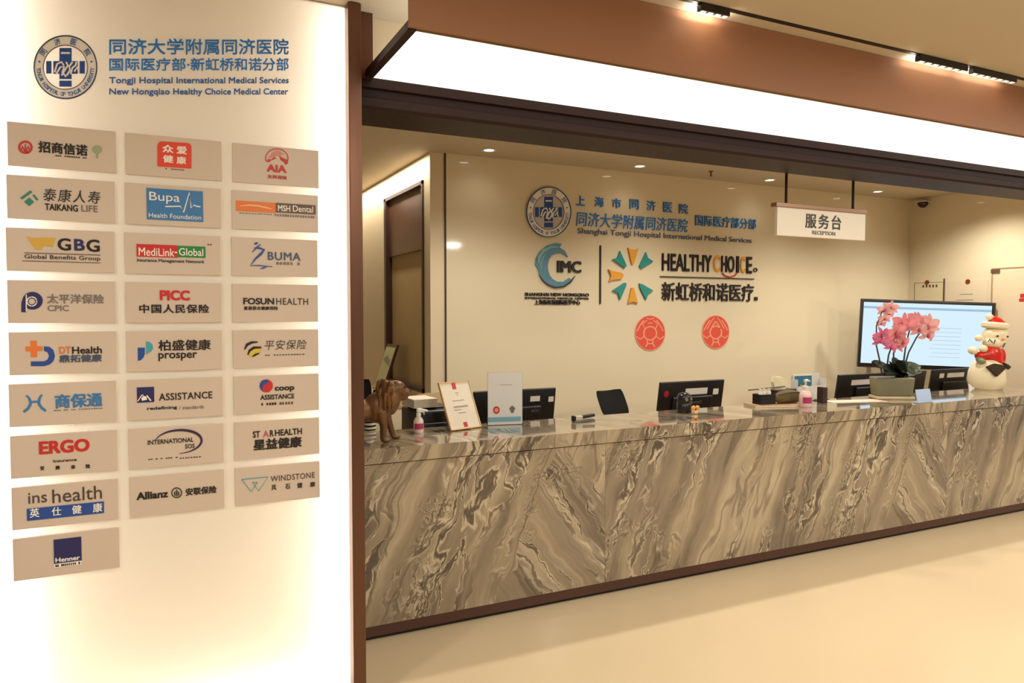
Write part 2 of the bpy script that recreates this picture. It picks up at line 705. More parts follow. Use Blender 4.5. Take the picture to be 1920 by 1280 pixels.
# ================================================================ THE SETTING
def slab(name, x0, x1, y0, y1, z0, z1, m):
    b = new_bm()
    boxb(b, x0, x1, y0, y1, z0, z1)
    return struct(obj(name, b, m))


slab('floor', -6, 13, -4, 9, -0.10, 0.0, M_FLOOR)
slab('ceiling', -6, 13, -4, 9.2, ZC, ZC + 0.1, M_CEIL)
slab('wall_back', 2.0, XR + 0.1, YW, YW + 0.12, 0, ZC, M_WALL)
# glossy painted-glass cladding of the back wall, with the dark joint at its free edge
b = new_bm()
boxb(b, 2.135, XR, YW - 0.012, YW - 0.001, 0.0, ZC)
struct(obj('wall_back_cladding', b, M_WALLGLASS))
b = new_bm()
boxb(b, 2.122, 2.134, YW - 0.014, YW - 0.001, 0.0, ZC - 0.001)
struct(obj('trim_1', b, mat('dark_joint', (70, 52, 36), 0.5)))
slab('wall_right', XR, XR + 0.12, 3.20, YW, 0, ZC, M_WALLGLASS)
slab('wall_end', 0.0, 2.0, 9.0, 9.1, 0, ZC, M_WALL)
slab('wall_far_left', -3.0, -0.05, 9.0, 9.1, 0, ZC, M_WALL)
slab('wall_front_left', -6.0, -0.58, 3.24, 3.40, 0, ZC, M_WALL)
slab('wall_front_right', XR + 0.13, 13.0, 3.20, 3.36, 0, ZC, M_WALL)

# side wall of the corridor, with an opening for the tall window
WX = 2.0
wy0, wy1, wz0, wz1 = 5.80, 6.95, 1.03, 2.80
b = new_bm()
boxb(b, WX, WX + 0.12, YW + 0.12, wy0, 0, ZC)
boxb(b, WX, WX + 0.12, wy1, 9.0, 0, ZC)
boxb(b, WX, WX + 0.12, wy0, wy1, 0, wz0)
boxb(b, WX, WX + 0.12, wy0, wy1, wz1, ZC)
struct(obj('wall_side', b, M_WALL))
w1 = bpy.data.objects.new('window_1', None)
COL.objects.link(w1)
w1.location = (WX, wy0, wz0)
struct(w1)
M_WFRAME = mat('dark_brown_frame', (66, 42, 34), 0.35, noise=0.05)
b = new_bm()
boxb(b, WX - 0.012, WX + 0.10, wy0, wy0 + 0.035, wz0, wz1)
boxb(b, WX - 0.012, WX + 0.10, wy1 - 0.06, wy1, wz0, wz1)
boxb(b, WX - 0.012, WX + 0.10, wy0, wy1, wz0, wz0 + 0.035)
boxb(b, WX - 0.012, WX + 0.10, wy0, wy1, wz1 - 0.03, wz1)
obj('window_frame', b, M_WFRAME, w1, world=True)
b = new_bm()
boxb(b, WX + 0.02, WX + 0.05, wy0 + 0.035, wy1 - 0.06, 2.24, wz1 - 0.03)
obj('transom_panel', b, mat('brown_transom', (92, 62, 48), 0.3), w1, world=True)
b = new_bm()
boxb(b, WX + 0.05, WX + 0.07, wy0 + 0.035, wy1 - 0.06, wz0 + 0.035, 2.24)
obj('window_blind', b, mat('closed_beige_blind', (190, 166, 118), 0.6, noise=0.03), w1, world=True)

# wall above the opening, its bronze post and the lintel
b = new_bm()
boxb(b, 0.79, XR + 0.13, 3.22, 3.36, 2.72, ZC)
struct(obj('wall_above_opening', b, M_WALL))
b = new_bm()
boxb(b, 0.792, 0.862, 3.165, 3.22, 2.72, ZC)
struct(obj('trim_2', b, M_BRONZE))
b = new_bm()
prof = [(3.22, 2.745), (3.19, 2.745), (3.19, 2.690), (3.205, 2.684), (3.205, 2.652), (3.18, 2.640), (3.18, 2.606), (3.19, 2.592), (3.47, 2.592), (3.47, 2.62), (3.36, 2.62), (3.36, 2.715), (3.22, 2.715)]
va = [b.verts.new((0.74, y, z)) for y, z in prof]
vb = [b.verts.new((XR + 0.13, y, z)) for y, z in prof]
b.faces.new(va)
b.faces.new(list(reversed(vb)))
for k in range(len(prof)):
    b.faces.new((va[k], va[(k + 1) % len(prof)], vb[(k + 1) % len(prof)], vb[k]))
struct(obj('trim_3', b, M_DBRONZE))

# ---------------------------------------------------------------- lit canopy over the opening
cn = thing('canopy_light', 'long lit canopy with white glowing underside and brown front board', 'ceiling light', (0.83, YF, 2.725))
XE = 9.2
b = new_bm()
boxb(b, 0.83, XE, YF - 0.02, YF, 2.728, ZC - 0.002)
obj('front_board', b, M_FASCIA, cn, world=True)
b = new_bm()
boxb(b, 0.862, XE, YF, 3.189, 2.732, 2.744)
obj('light_panel', b, emis('canopy_diffuser', (1.0, 0.94, 0.83), CANOPY), cn, world=True)
b = new_bm()
boxb(b, 0.83, 0.862, YF, 3.165, 2.722, 2.755)
obj('end_bar', b, M_DBRONZE, cn, world=True)
b = new_bm()
boxb(b, 0.862, XE, YF, YF + 0.006, 2.722, 2.735)
obj('edge_bead', b, mat('olive_bead', (120, 100, 62), 0.4, 0.3), cn, world=True)

# ---------------------------------------------------------------- slot in the hall ceiling with linear lamps
b = new_bm()
p0, p1 = on_z(1290, 0, ZC), on_z(1920, 148, ZC)
ys = (p0.y + p1.y) / 2
boxb(b, -3.0, 9.0, ys - 0.012, ys + 0.012, ZC - 0.004, ZC + 0.001)
tag(obj('ceiling_track', b, mat('black_track', (20, 16, 16), 0.5)), 'long thin black lamp track in the hall ceiling before the canopy', 'lamp track')
labs = ['black linear track lamp nearest the sign board', 'black linear track lamp farther along the track, before the last one', 'black linear track lamp at the far end of the ceiling track']
for (xa, ya, xb_, yb), lb in zip(((1312, 4, 1368, 16), (1730, 98, 1812, 122), (1824, 124, 1902, 144)), labs):
    a, c = on_z(xa, ya, ZC), on_z(xb_, yb, ZC)
    t = thing('track_lamp', lb, 'track lamp', (a.x, ys, ZC - 0.004), group='linear lamps on the ceiling track')
    L_ = c.x - a.x
    b = new_bm()
    rbox(b, (L_ / 2, 0.0, -0.016), (L_, 0.032, 0.03), 0.004)
    obj('housing', b, M_BLACK, t)
    b = new_bm()
    n = max(4, int(L_ / 0.05))
    for k in range(n):
        boxb(b, L_ * (k + 0.2) / n, L_ * (k + 0.8) / n, -0.010, 0.010, -0.0325, -0.0305)
    obj('diffuser', b, emis('track_lamp_glow', (1, 0.85, 0.62), 1.5), t)
    lamp('track_lamp_glow', 'AREA', (a.x + L_ / 2, ys + 0.035, ZC - 0.04), 0.9, rot=(PI, 0, 0), size=L_, size_y=0.02)

# ---------------------------------------------------------------- floor standing back-lit sign board
BX0, BX1, BZ0 = -0.535, 0.735, 0.07
sb = thing('sign_board', 'tall cream back-lit wall board with glowing edges and bronze border', 'sign board', (0.06, YP, 0))
b = new_bm()
q_ = [b.verts.new((x, YP, z)) for x, z in ((BX0, BZ0), (BX1, BZ0), (BX1, ZC - 0.004), (BX0, ZC - 0.004))]
b.faces.new(q_)
obj('diffuser_sheet', b, M_BOARD, sb, world=True)
b = new_bm()
boxb(b, BX0, BX1, YP + 0.20, YP + 0.25, BZ0, ZC - 0.004)
boxb(b, BX0, BX1, YP + 0.004, YP + 0.20, ZC - 0.012, ZC - 0.004)
obj('back_casing', b, mat('casing_white', (225, 220, 210), 0.6), sb, world=True)
M_LED = emis('led_strip_glow', (1.0, 0.93, 0.82), LED)
for x0, x1, z0, z1 in ((BX1 - 0.032, BX1 - 0.006, BZ0 + 0.01, ZC - 0.02), (BX0 + 0.006, BX0 + 0.032, BZ0 + 0.01, ZC - 0.02), (BX0 + 0.04, BX1 - 0.04, BZ0 + 0.006, BZ0 + 0.032)):
    b = new_bm()
    boxb(b, x0, x1, YP + 0.085, YP + 0.095, z0, z1)
    obj('light_strip', b, M_LED, sb, world=True)
for k, (x0, x1, z0, z1) in enumerate(((BX1, 0.79, 0.0, ZC - 0.003), (BX0 - 0.04, BX0, 0.0, ZC - 0.003), (BX0, BX1, 0.0, BZ0))):
    b = new_bm()
    boxb(b, x0, x1, YP - 0.06, YP + 0.27, z0, z1)
    struct(obj('trim_%d' % (4 + k), b, M_BRONZE, bevel=0.003))

# ---------------------------------------------------------------- emblem and heading on the sign board
W = Wall(YP)


def hospital_emblem(w, root, cx, cy, r, ex=1.0, big=True):
    """round badge: ring of letters, inner circle, blue cross with clasped hands"""
    sx, sy = r * ex, r
    b = new_bm()
    w.ring(b, cx, cy, sx * 0.98, sy * 0.98, r * 0.035, 0.0, 0.006)
    obj('outer_ring', b, mat('slate_ring', (52, 66, 96), 0.4), root, world=True)
    b = new_bm()
    w.ring(b, cx, cy, sx * 0.835, sy * 0.835, r * 0.26, 0.0, 0.003)
    obj('ring_band', b, M_WPRINT, root, world=True)
    b = new_bm()
    w.ring(b, cx, cy, sx * 0.69, sy * 0.69, r * 0.02, 0.0, 0.0045)
    obj('inner_ring', b, M_BROWNP, root, world=True)
    q = lambda x, y: (cx + x * sx, cy + y * sy)
    b = new_bm()
    for x0, x1, y0, y1 in ((-0.19, 0.19, -0.6, 0.36), (-0.19, 0.19, 0.42, 0.6), (-0.6, -0.44, -0.19, 0.19), (0.44, 0.6, -0.19, 0.19), (-0.38, 0.38, -0.19, 0.2)):
        w.poly(b, [q(x0, y0), q(x1, y0), q(x1, y1), q(x0, y1)], 0.0, 0.004)
    obj('cross', b, M_CBLUE, root, world=True)
    b = new_bm()
    for pts in (((-0.34, 0.16), (-0.26, -0.1), (-0.12, -0.16), (-0.05, -0.05)), ((-0.28, 0.2), (-0.16, 0.0), (-0.04, -0.02), (-0.1, 0.16), (0.02, 0.3)),
                ((-0.12, 0.26), (0.0, 0.06), (0.08, -0.06), (0.02, -0.16)), ((0.04, 0.26), (0.14, 0.1), (0.12, -0.02), (0.22, -0.16)),
                ((0.16, 0.22), (0.22, 0.02), (0.32, -0.06), (0.34, -0.17)), ((0.28, 0.14), (0.36, 0.0), (0.42, 0.18)), ((-0.14, -0.44), (0.14, -0.44))):
        w.band(b, [q(*p_) for p_ in pts], r * 0.055, 0.003, 0.0055)
    obj('hand_lines', b, M_WPRINT, root, world=True)
    b = new_bm()
    for ch, a in zip('同济医院', (-146, -108, -72, -34)):
        a = math.radians(a)
        w.glyph_at(b, ch, cx + 0.83 * sx * math.cos(a), cy + 0.83 * sy * math.sin(a), r * 0.19, a + PI / 2, 0.008, 0.002, 0.005)
    s = 'TONGJI HOSPITAL OF TONGJI UNIVERSITY'
    n = len(s)
    for k, ch in enumerate(s):
        if ch == ' ':
            continue
        a = math.radians(176 - 172 * k / (n - 1))
        w.glyph_at(b, ch, cx + 0.84 * sx * math.cos(a), cy + 0.84 * sy * math.sin(a), r * 0.12, a - PI / 2, 0.0, 0.002, 0.005, w=r * (0.03 if ch == 'I' else 0.085))
    for a in (-168, -12):
        a = math.radians(a)
        w.disc(b, cx + 0.83 * sx * math.cos(a), cy + 0.83 * sy * math.sin(a), r * 0.03, None, 0.002, 0.005, 10)
    obj('ring_lettering', b, M_DBLUE, root, world=True)


e = on_y(123, 126.5, YP)
em = thing('hospital_emblem', 'round blue and white cross emblem at top of the glowing sign board', 'emblem', (e.x, YP, e.z))
hospital_emblem(W, em, 123, 126.5, 60)

e = on_y(372, 130, YP)
hd = thing('heading_lettering', 'four rows of blue heading letters beside the emblem on the sign board', 'lettering', (e.x, YP, e.z))
b = new_bm()
W.quad_text(b, '同济大学附属同济医院', (205, 73), (541, 73.5), (541, 102.5), (205, 102.5), 0.012, 0, 0.006)
obj('chinese_line', b, M_BLUE, hd, world=True)
b = new_bm()
W.quad_text(b, '国际医疗部·新虹桥和诺分部', (205, 109.5), (541, 109), (541, 133), (205, 133), 0.012, 0, 0.006)
obj('chinese_line', b, M_BLUE, hd, world=True)
b = new_bm()
W.quad_text(b, 'Tongji Hospital International Medical Services', (205, 145), (541, 145), (541, 160), (205, 160), 0.02, 0, 0.005)
obj('english_line', b, M_DBLUE, hd, world=True)
b = new_bm()
W.quad_text(b, 'New Hongqiao Healthy Choice Medical Center', (205, 166), (540, 166), (540, 181), (205, 181), 0.02, 0, 0.005)
obj('english_line', b, M_DBLUE, hd, world=True)

# ---------------------------------------------------------------- 25 plaques
PW, PH, PD = 0.338, 0.1545, 0.012
COLX = ((-0.4805, -0.0007), (-0.1085, -0.0006), (0.2705, 0.0012))
GROUP = 'taupe insurer plaques on the sign board'
Q = Wall(YP - PD)      # artwork is measured on the plaques' own faces


class Plaque:
    def __init__(self, col, row, label):
        dx = {0: 0.012, 1: 0.009, 2: 0.008}[col] * max(0.0, (2 - row)) / 2.0
        x = COLX[col][0] + dx - (0.004 if (col == 0 and row > 4) else 0.0)
        z = 2.2235 - 0.1866 * row
        self.t = thing('plaque', label, 'plaque', (x + PW / 2, YP, z), group=GROUP)
        b = new_bm()
        boxb(b, x, x + PW, YP - PD, YP, z, z + PH)
        obj('board', b, M_PLAQUE, self.t, world=True, bevel=0.0012)

    def part(self, name, m, *ops):
        b = new_bm()
        for op in ops:
            op(b)
        return obj(name, b, m, self.t, world=True)


def T(*a, **k):
    return lambda b: Q.text(b, *a, **k)


def PO(pts, d0=0.0, d1=0.0015):
    return lambda b: Q.poly(b, pts, d0, d1)


def RE(*a, **k):
    return lambda b: Q.rect(b, *a, **k)


def DI(*a, **k):
    return lambda b: Q.disc(b, *a, **k)


def RI(*a, **k):
    return lambda b: Q.ring(b, *a, **k)


def BA(*a, **k):
    return lambda b: Q.band(b, *a, **k)


def DA(*a, **k):
    return lambda b: Q.dashes(b, *a, **k)


# --- column by the board's glowing outer edge
p = Plaque(0, 0, 'taupe plaque with red round mark, black characters and pale green tree')
p.part('logo_mark', M_RED, RI(47.5, 276, 11.5, 10.5, 4), BA([(39, 284), (42, 274), (46, 284)], 2.5), BA([(47.5, 283), (47.5, 270)], 2.5), BA([(49, 284), (53, 274), (56, 284)], 2.5), BA([(40, 285.5), (55, 286)], 2.5))
p.part('lettering', M_DARKTXT, T('招商信诺', 72, 164, 278.5, 21, 0.03), DA(104, 164, 294, 2.2, 14, 3))
p.part('tree_mark', M_PALEGREEN, DI(182, 280, 9.5, 7.5), BA([(182, 286), (182, 297)], 3.5))

p = Plaque(0, 1, 'taupe plaque with green diamond roof mark beside brushed characters')
p.part('logo_mark', M_GREEN, PO([(37.5, 371), (57, 356.5), (61, 360), (41.5, 374)]), PO([(60.5, 366), (64, 364), (72, 373.5), (68.5, 376)]), PO([(45, 378.5), (55, 370), (64, 378.5), (55, 386.5)]))
p.part('lettering', M_DARKTXT, T('泰康人寿', 81, 188, 367.5, 24, 0.0, shear=0.15, spacing=1.2), T('TAIKANG', 84, 146, 389, 12.5, 0.025))
p.part('lettering', M_GREYTXT, T('LIFE', 152.5, 183, 391, 12, 0.01))

p = Plaque(0, 2, 'taupe plaque with faint gold map mark and three large black letters')
p.part('logo_mark', M_GOLD, PO([(49, 443), (62, 446), (78, 445), (104, 446), (98, 463), (82, 460), (76, 468), (66, 467), (58, 457)]))
p.part('lettering', M_DARKTXT, T('G', 108, 133, 458, 23, 0.03), T('G', 162, 187, 460.5, 23, 0.03), T('Global Benefits Group', 46, 188, 483.5, 10, 0.0))
p.part('lettering', M_NAVY, T('B', 139, 159, 459, 21.5, 0.035))
p.part('rule', M_BROWNP, RE(46, 188, 475.3, 476.5), RE(42, 188, 490.3, 491.3))

p = Plaque(0, 3, 'taupe plaque with dark blue letter P mark and grey characters')
p.part('logo_mark', M_NAVY, DI(61, 563.5, 19, 16.5), PO([(40, 585), (40, 568), (43, 558), (50, 550), (50, 585)]))
p.part('logo_lines', M_WPRINT, RI(60, 565, 9, 8.5, 2, d0=0.0012, d1=0.0022), BA([(49.5, 552), (49.5, 584)], 2, d0=0.0012, d1=0.0022))
p.part('logo_eye', M_PLAQUE, DI(60, 565, 6, 5.5, d0=0.0012, d1=0.0022))
p.part('lettering', M_GREYTXT, T('太平洋保险', 88, 195, 560, 17.5, 0.02), T('CPIC', 89, 129, 577.5, 11, 0.012))

p = Plaque(0, 4, 'taupe plaque with orange plus sign and blue hooked curve')
p.part('logo_mark', M_ORANGE, RE(57.5, 69, 638.5, 669), RE(47.5, 79.5, 649, 657.5))
p.part('logo_hook', M_CBLUE, PO([(82.5, 649), (93, 650), (100, 656), (103, 667), (100, 677), (93, 683), (83, 686), (58, 686)]
       [0:8] + [(58, 677.5), (83, 677), (89, 674), (92, 667), (89, 660), (82.5, 657.5)]))
p.part('lettering', M_ORANGE, T('DT', 111, 132.5, 656, 13, 0.025))
p.part('lettering', M_DARKTXT, T('Health', 135, 191, 656, 13, 0.025))
p.part('lettering', mat('slate_print', (70, 84, 104), 0.5), T('鼎拓健康', 111, 191, 671.5, 14.5, 0.03))

p = Plaque(0, 5, 'taupe plaque with blue wavy H mark and three blue characters')
p.part('logo_mark', M_SKYBLUE, BA([(49, 741), (54, 745), (57, 752), (57, 758), (52, 766), (44, 772)], [3, 4, 5, 5, 5, 4.5]), BA([(79, 739.5), (75, 744), (73, 751), (73, 757), (78, 764), (86, 770)], [3, 4, 5, 5, 5, 4.5]), BA([(57, 753), (73, 752.5)], 3.5))
p.part('lettering', M_SKYBLUE, T('商保通', 102.5, 192, 750.5, 26, 0.03))
p.part('fine_print', M_GREYTXT, DA(101, 194, 767, 1.8, 20, 5))

p = Plaque(0, 6, 'taupe plaque with one big bold red word over tiny print')
p.part('lettering', M_RED, T('ERGO', 73, 168, 836.5, 24, 0.05))
p.part('fine_print', M_DARKTXT, T('Insurance', 100, 144, 862.5, 5, 0.01), T('安', 75.5, 83, 877.3, 8), T('顾', 104, 112, 876.5, 7), T('保', 133, 141, 875, 7), T('险', 161, 169, 873.5, 8))

p = Plaque(0, 7, 'taupe plaque with thin letters over a blue bar of white characters')
p.part('lettering', mat('thin_dark_print', (74, 60, 56), 0.5), T('ins', 53, 88, 932.5, 20, 0.0), T('health', 98, 191, 926, 25, 0.0))
p.part('name_bar', M_CBLUE, RE(50.4, 195, 946.5, 968.5))
p.part('bar_lettering', M_WPRINT, T('英', 55.7, 74, 961, 17, 0.015, 0.0012, 0.0024), T('仕', 97, 115, 958, 16, 0.015, 0.0012, 0.0024), T('健', 135, 153, 954.5, 16, 0.015, 0.0012, 0.0024), T('康', 174, 192, 951, 17, 0.015, 0.0012, 0.0024))

p = Plaque(0, 8, 'lowest taupe plaque, with a navy blue square')
p.part('logo_mark', M_NAVY, RE(101, 152.8, 1008.5, 1053.5))
p.part('logo_base', M_WPRINT, RE(101.5, 153, 1053.5, 1061))
p.part('logo_lettering', M_WPRINT, T('Henner', 104, 150, 1047, 8.5, 0.03, 0.0012, 0.0024))
p.part('fine_print', M_DARKTXT, DA(104, 151, 1057.3, 4.2, 13, 8, d0=0.0012, d1=0.0030))

# --- middle column
p = Plaque(1, 0, 'taupe plaque with rounded orange red square of four white characters')
sq = []
for ccx, ccy, a0 in ((303, 273, 180), (351, 276, 270), (357.5, 314.5, 0), (296.5, 310.5, 90)):
    rr = 8 if a0 in (180, 270) else 1.5
    sq += [(ccx + rr * math.cos(math.radians(a0 + k * 30)), ccy + rr * math.sin(math.radians(a0 + k * 30))) for k in range(4)]
p.part('logo_mark', M_ORED, PO(sq))
p.part('logo_lettering', M_WPRINT, T('众', 304.5, 325, 279, 14.5, 0.03, 0.0012, 0.0024), T('爱', 331, 350, 281.5, 14.5, 0.03, 0.0012, 0.0024), T('健', 305.5, 325, 298, 14, 0.03, 0.0012, 0.0024), T('康', 331, 349, 300.5, 14, 0.03, 0.0012, 0.0024))
p.part('fine_print', M_BROWNP, DA(310, 346, 317.5, 1.8, 10, 2))

p = Plaque(1, 1, 'taupe plaque with blue rectangle and white heartbeat line')
p.part('logo_mark', M_SKYBLUE, RE(275, 380.5, 355.5, 413.5))
hb = [(310, 387.2), (338.3, 386.7), (344.2, 398.3), (355, 360.8), (358.3, 390), (364.2, 384.2), (368.3, 386.7), (375.8, 387.5)]
p.part('logo_lettering', M_WPRINT, T('Bupa', 280, 337, 371.5, 21, 0.0, 0.0012, 0.0024), BA(hb, 2.2, d0=0.0012, d1=0.0024), T('Health Foundation', 279, 377, 405.5, 8.5, 0.0, 0.0012, 0.0024))

p = Plaque(1, 2, 'taupe plaque with joined red and green bars')
p.part('logo_bar', M_RED, RE(256, 332.5, 458.5, 481.8))
p.part('logo_bar', M_GREEN2, RE(332.5, 385, 461.5, 482.5))
p.part('logo_lettering', M_WPRINT, T('MediLink', 260, 327, 472.5, 15, 0.01, 0.0012, 0.0024), T('Global', 335.5, 381, 472.5, 14, 0.01, 0.0012, 0.0024), RE(327.5, 332, 472, 474.5, d0=0.0012, d1=0.0024))
p.part('fine_print', M_DARKTXT, T('Insurance Management Network', 257, 383, 489.8, 7.5, 0.01), DA(389, 399, 458.5, 2, 2, 4))

p = Plaque(1, 3, 'taupe plaque with four bold red capitals over a row of black characters')
p.part('lettering', M_RED, T('PICC', 299.5, 356, 553.5, 19, 0.06))
p.part('lettering', M_DARKTXT, T('中国人民保险', 261, 392, 578.5, 16.5, 0.025, spacing=1.12))

p = Plaque(1, 4, 'taupe plaque with split navy and teal leaf mark')
p.part('logo_mark', M_CBLUE, PO([(258.3, 651.5), (271.5, 651.5), (271.5, 663), (269, 670), (264, 675), (258.5, 676)]))
p.part('logo_leaf', M_AQUA, PO([(273.8, 640), (280, 640.5), (285.5, 645), (287.3, 652), (284, 658), (274, 664.5)]))
p.part('lettering', M_DARKTXT, T('柏盛健康', 297, 395, 646.5, 20, 0.02), T('prosper', 297, 369.5, 668.5, 15, 0.02))

p = Plaque(1, 5, 'taupe plaque with navy square crossed by a white diagonal, beside a black word')
p.part('logo_mark', M_NAVY, RE(256.8, 289, 725.5, 754))
p.part('logo_lines', M_WPRINT, BA([(258, 752), (266, 740.5), (269, 740.5)], [1.5, 2, 2], d0=0.0012, d1=0.0024), BA([(275, 741), (283, 751)], 2.5, d0=0.0012, d1=0.0024), PO([(265, 746), (269, 742), (274, 743), (276, 749), (266, 751)], 0.0012, 0.0024))
p.part('lettering', M_DARKTXT, T('ASSISTANCE', 298, 398, 742, 13, 0.015, spacing=1.05), T('redefining', 276, 332, 765, 7.5, 0.02))
p.part('fine_print', M_GREYTXT, T('/ standards', 336, 382, 763, 6.5, -0.005))

p = Plaque(1, 6, 'taupe plaque with dark swoosh arc around small capitals')
arc = []
for k in range(25):
    a = math.radians(-168 + k * (255 / 24))
    arc.append((334 + 44 * math.cos(a) * (1.0 if math.cos(a) > 0 else 1.0), 828 + 22 * math.sin(a) + (334 - (334 + 44 * math.cos(a))) * 0.06))
p.part('logo_mark', M_PURPLE, BA(arc, [0.6 + 4.2 * math.sin(PI * k / 24) for k in range(25)]))
p.part('lettering', M_DARKTXT, T('INTERNATIONAL', 277, 363, 826.5, 8.5, 0.015), T('SOS', 347, 365, 836, 8, 0.015), DA(278, 334, 859, 1.6, 12, 9), DA(337, 378, 857.3, 1.6, 8, 10))

p = Plaque(1, 7, 'taupe plaque with black word, ringed eagle mark and black characters in one row')
p.part('lettering', M_DARKTXT, T('Allianz', 256, 315, 927.5, 14, 0.045), T('安联保险', 348, 406, 919.5, 14, 0.03))
p.part('logo_mark', M_DARKTXT, RI(331.3, 923.3, 9.2, 9, 1.8), BA([(328, 929), (327.6, 921)], 2.2), BA([(331.6, 930), (331.2, 917.5)], 2.2), BA([(335, 928.5), (334.6, 921)], 2.2))

# --- column beside the bronze frame
p = Plaque(2, 0, 'taupe plaque with red ring, mountain and three red letters')
p.part('logo_mark', M_RED, RI(519, 297, 21, 18, 1.6, a0=165, a1=400), PO([(498.5, 303), (503, 298), (509, 299), (514, 294), (518, 297), (508, 301), (505, 304)]), PO([(523, 291), (530, 296), (538, 299), (540, 306), (536, 309), (531, 303), (526, 300)]))
p.part('logo_mark', mat('dusty_pink_print', (206, 140, 120), 0.5), PO([(503, 297), (512, 284), (522, 282), (533, 290), (523, 291), (514, 294)]))
p.part('lettering', M_RED, T('AIA', 500, 537, 316, 14, 0.05), T('友邦保险', 501.5, 538, 332, 7, 0.02))

p = Plaque(2, 1, 'taupe plaque with orange bar joined to a brown bar')
p.part('logo_bar', M_ORANGE, RE(442.5, 516.7, 378, 397))
p.part('logo_bar', M_BROWNP, RE(516.7, 591.7, 382.5, 400))
p.part('logo_lines', mat('peach_print', (240, 190, 140), 0.5), BA([(450, 386), (466, 384.6), (484, 386), (499, 389), (510, 392)], [1, 2.6, 3, 2.6, 1], d0=0.0012, d1=0.0024))
p.part('logo_lettering', M_WPRINT, T('MSH', 521, 544, 390.5, 11.5, 0.02, 0.0012, 0.0024), T('Dental', 549, 587, 392, 11.5, 0.01, 0.0012, 0.0024))
p.part('fine_print', M_GREYTXT, DA(443, 512, 400.5, 1.6, 12, 14), DA(515, 591, 405, 4, 16, 15))

p = Plaque(2, 2, 'taupe plaque with blue brush stroke figure beside slate capitals')
p.part('logo_mark', M_CBLUE, PO([(476, 456), (480, 454), (484.5, 454.8), (482, 458), (477, 458.5)]), BA([(489, 457.5), (482, 463), (473, 472.5)], [1, 3, 1.5]), BA([(476, 464.5), (486, 465), (495, 468), (489, 476), (479, 485), (470.5, 496)], [1, 4, 5, 5, 3.5, 1]), BA([(468.5, 497.8), (485, 497.5), (511, 500)], [1, 2, 1]), BA([(488, 503.5), (494, 502), (500, 500.5)], [1, 3, 1]))
p.part('lettering', mat('slate_blue_print', (66, 82, 112), 0.5), T('BUMA', 502, 563.5, 480.5, 15, 0.02, spacing=1.1))
p.part('fine_print', M_GREYTXT, DA(518, 564, 494, 5, 7, 21))

p = Plaque(2, 3, 'taupe plaque with one row of capitals and no mark')
p.part('lettering', M_DARKTXT, T('FOSUN', 456, 514, 564.5, 12, 0.04), T('HEALTH', 518, 577.5, 565, 12, 0.0, spacing=1.1), T('复星联合健康保险', 457, 521, 577.5, 7, 0.02))

p = Plaque(2, 4, 'taupe plaque with black and yellow striped ball mark')
p.part('logo_mark', M_YELLOW, PO([(466, 667), (468, 660), (476, 652), (484, 650), (490, 655), (486, 663), (479, 668), (471, 669)]))
p.part('logo_lines', M_DARKTXT, BA([(458.5, 655), (463, 646), (472, 641.5), (483, 641)], [2, 5, 4.5, 2], d0=0.0012, d1=0.0024), BA([(464.5, 665), (468, 657), (476, 651.5), (490, 651)], [2, 4.5, 5, 3], d0=0.0012, d1=0.0024), BA([(473, 668), (479, 664.5), (486, 662)], [2, 4, 2], d0=0.0012, d1=0.0024))
p.part('lettering', mat('soft_black_print', (62, 52, 48), 0.5), T('平安保险', 496, 575, 646, 18, -0.005, shear=0.2, spacing=1.1), DA(497, 572, 664.8, 1.6, 14, 6))

p = Plaque(2, 5, 'taupe plaque with red and blue ball')
p.part('logo_mark', M_RED, DI(499, 723, 12.5, 12.3))
p.part('logo_crescent', M_CBLUE, PO([(500, 711.5), (493, 712.5), (488, 717), (487, 724), (489, 730), (494, 734.5), (492, 728), (494, 722), (500, 719), (504, 714)], 0.0012, 0.0024))
p.part('lettering', M_DARKTXT, T('coop', 515, 551.7, 729.5, 10.5, 0.04), T('ASSISTANCE', 488, 551.5, 743.5, 9, 0.03), DA(490, 519, 757, 4.5, 6, 22))
p.part('fine_print', M_BROWNP, DA(524, 551, 755.5, 4.5, 5, 23))

p = Plaque(2, 6, 'taupe plaque with two rows of heavy black print, capitals over characters')
p.part('lettering', M_DARKTXT, T('ST', 474, 487.5, 814, 12, 0.03), T('R', 506, 513, 812, 12, 0.03), T('HEALTH', 515.5, 566, 809.5, 11.5, 0.03), T('星益健康', 475, 565.6, 830.7, 20.5, 0.035))
p.part('lettering', mat('dusty_red_print', (186, 96, 104), 0.5), T('A', 493, 504, 813, 12, 0.03))

p = Plaque(2, 7, 'lowest taupe plaque beside the bronze frame, with thin triangle W outline')
p.part('logo_mark', M_AQUA, BA([(453, 898.5), (502.5, 893.5), (485, 920), (474, 904), (481, 904)], 1.3), BA([(453, 898.5), (471, 921), (483, 903.5), (473, 904)], 1.3))
p.part('lettering', mat('soft_black_print', (62, 52, 48), 0.5), T('WINDSTONE', 507.5, 590, 893.7, 10.5, 0.0, spacing=1.1), T('风', 509, 518, 913.5, 10), T('石', 535, 544, 911.5, 9.5), T('健', 557, 567, 909.5, 10), T('康', 581, 591, 907.5, 9.5))


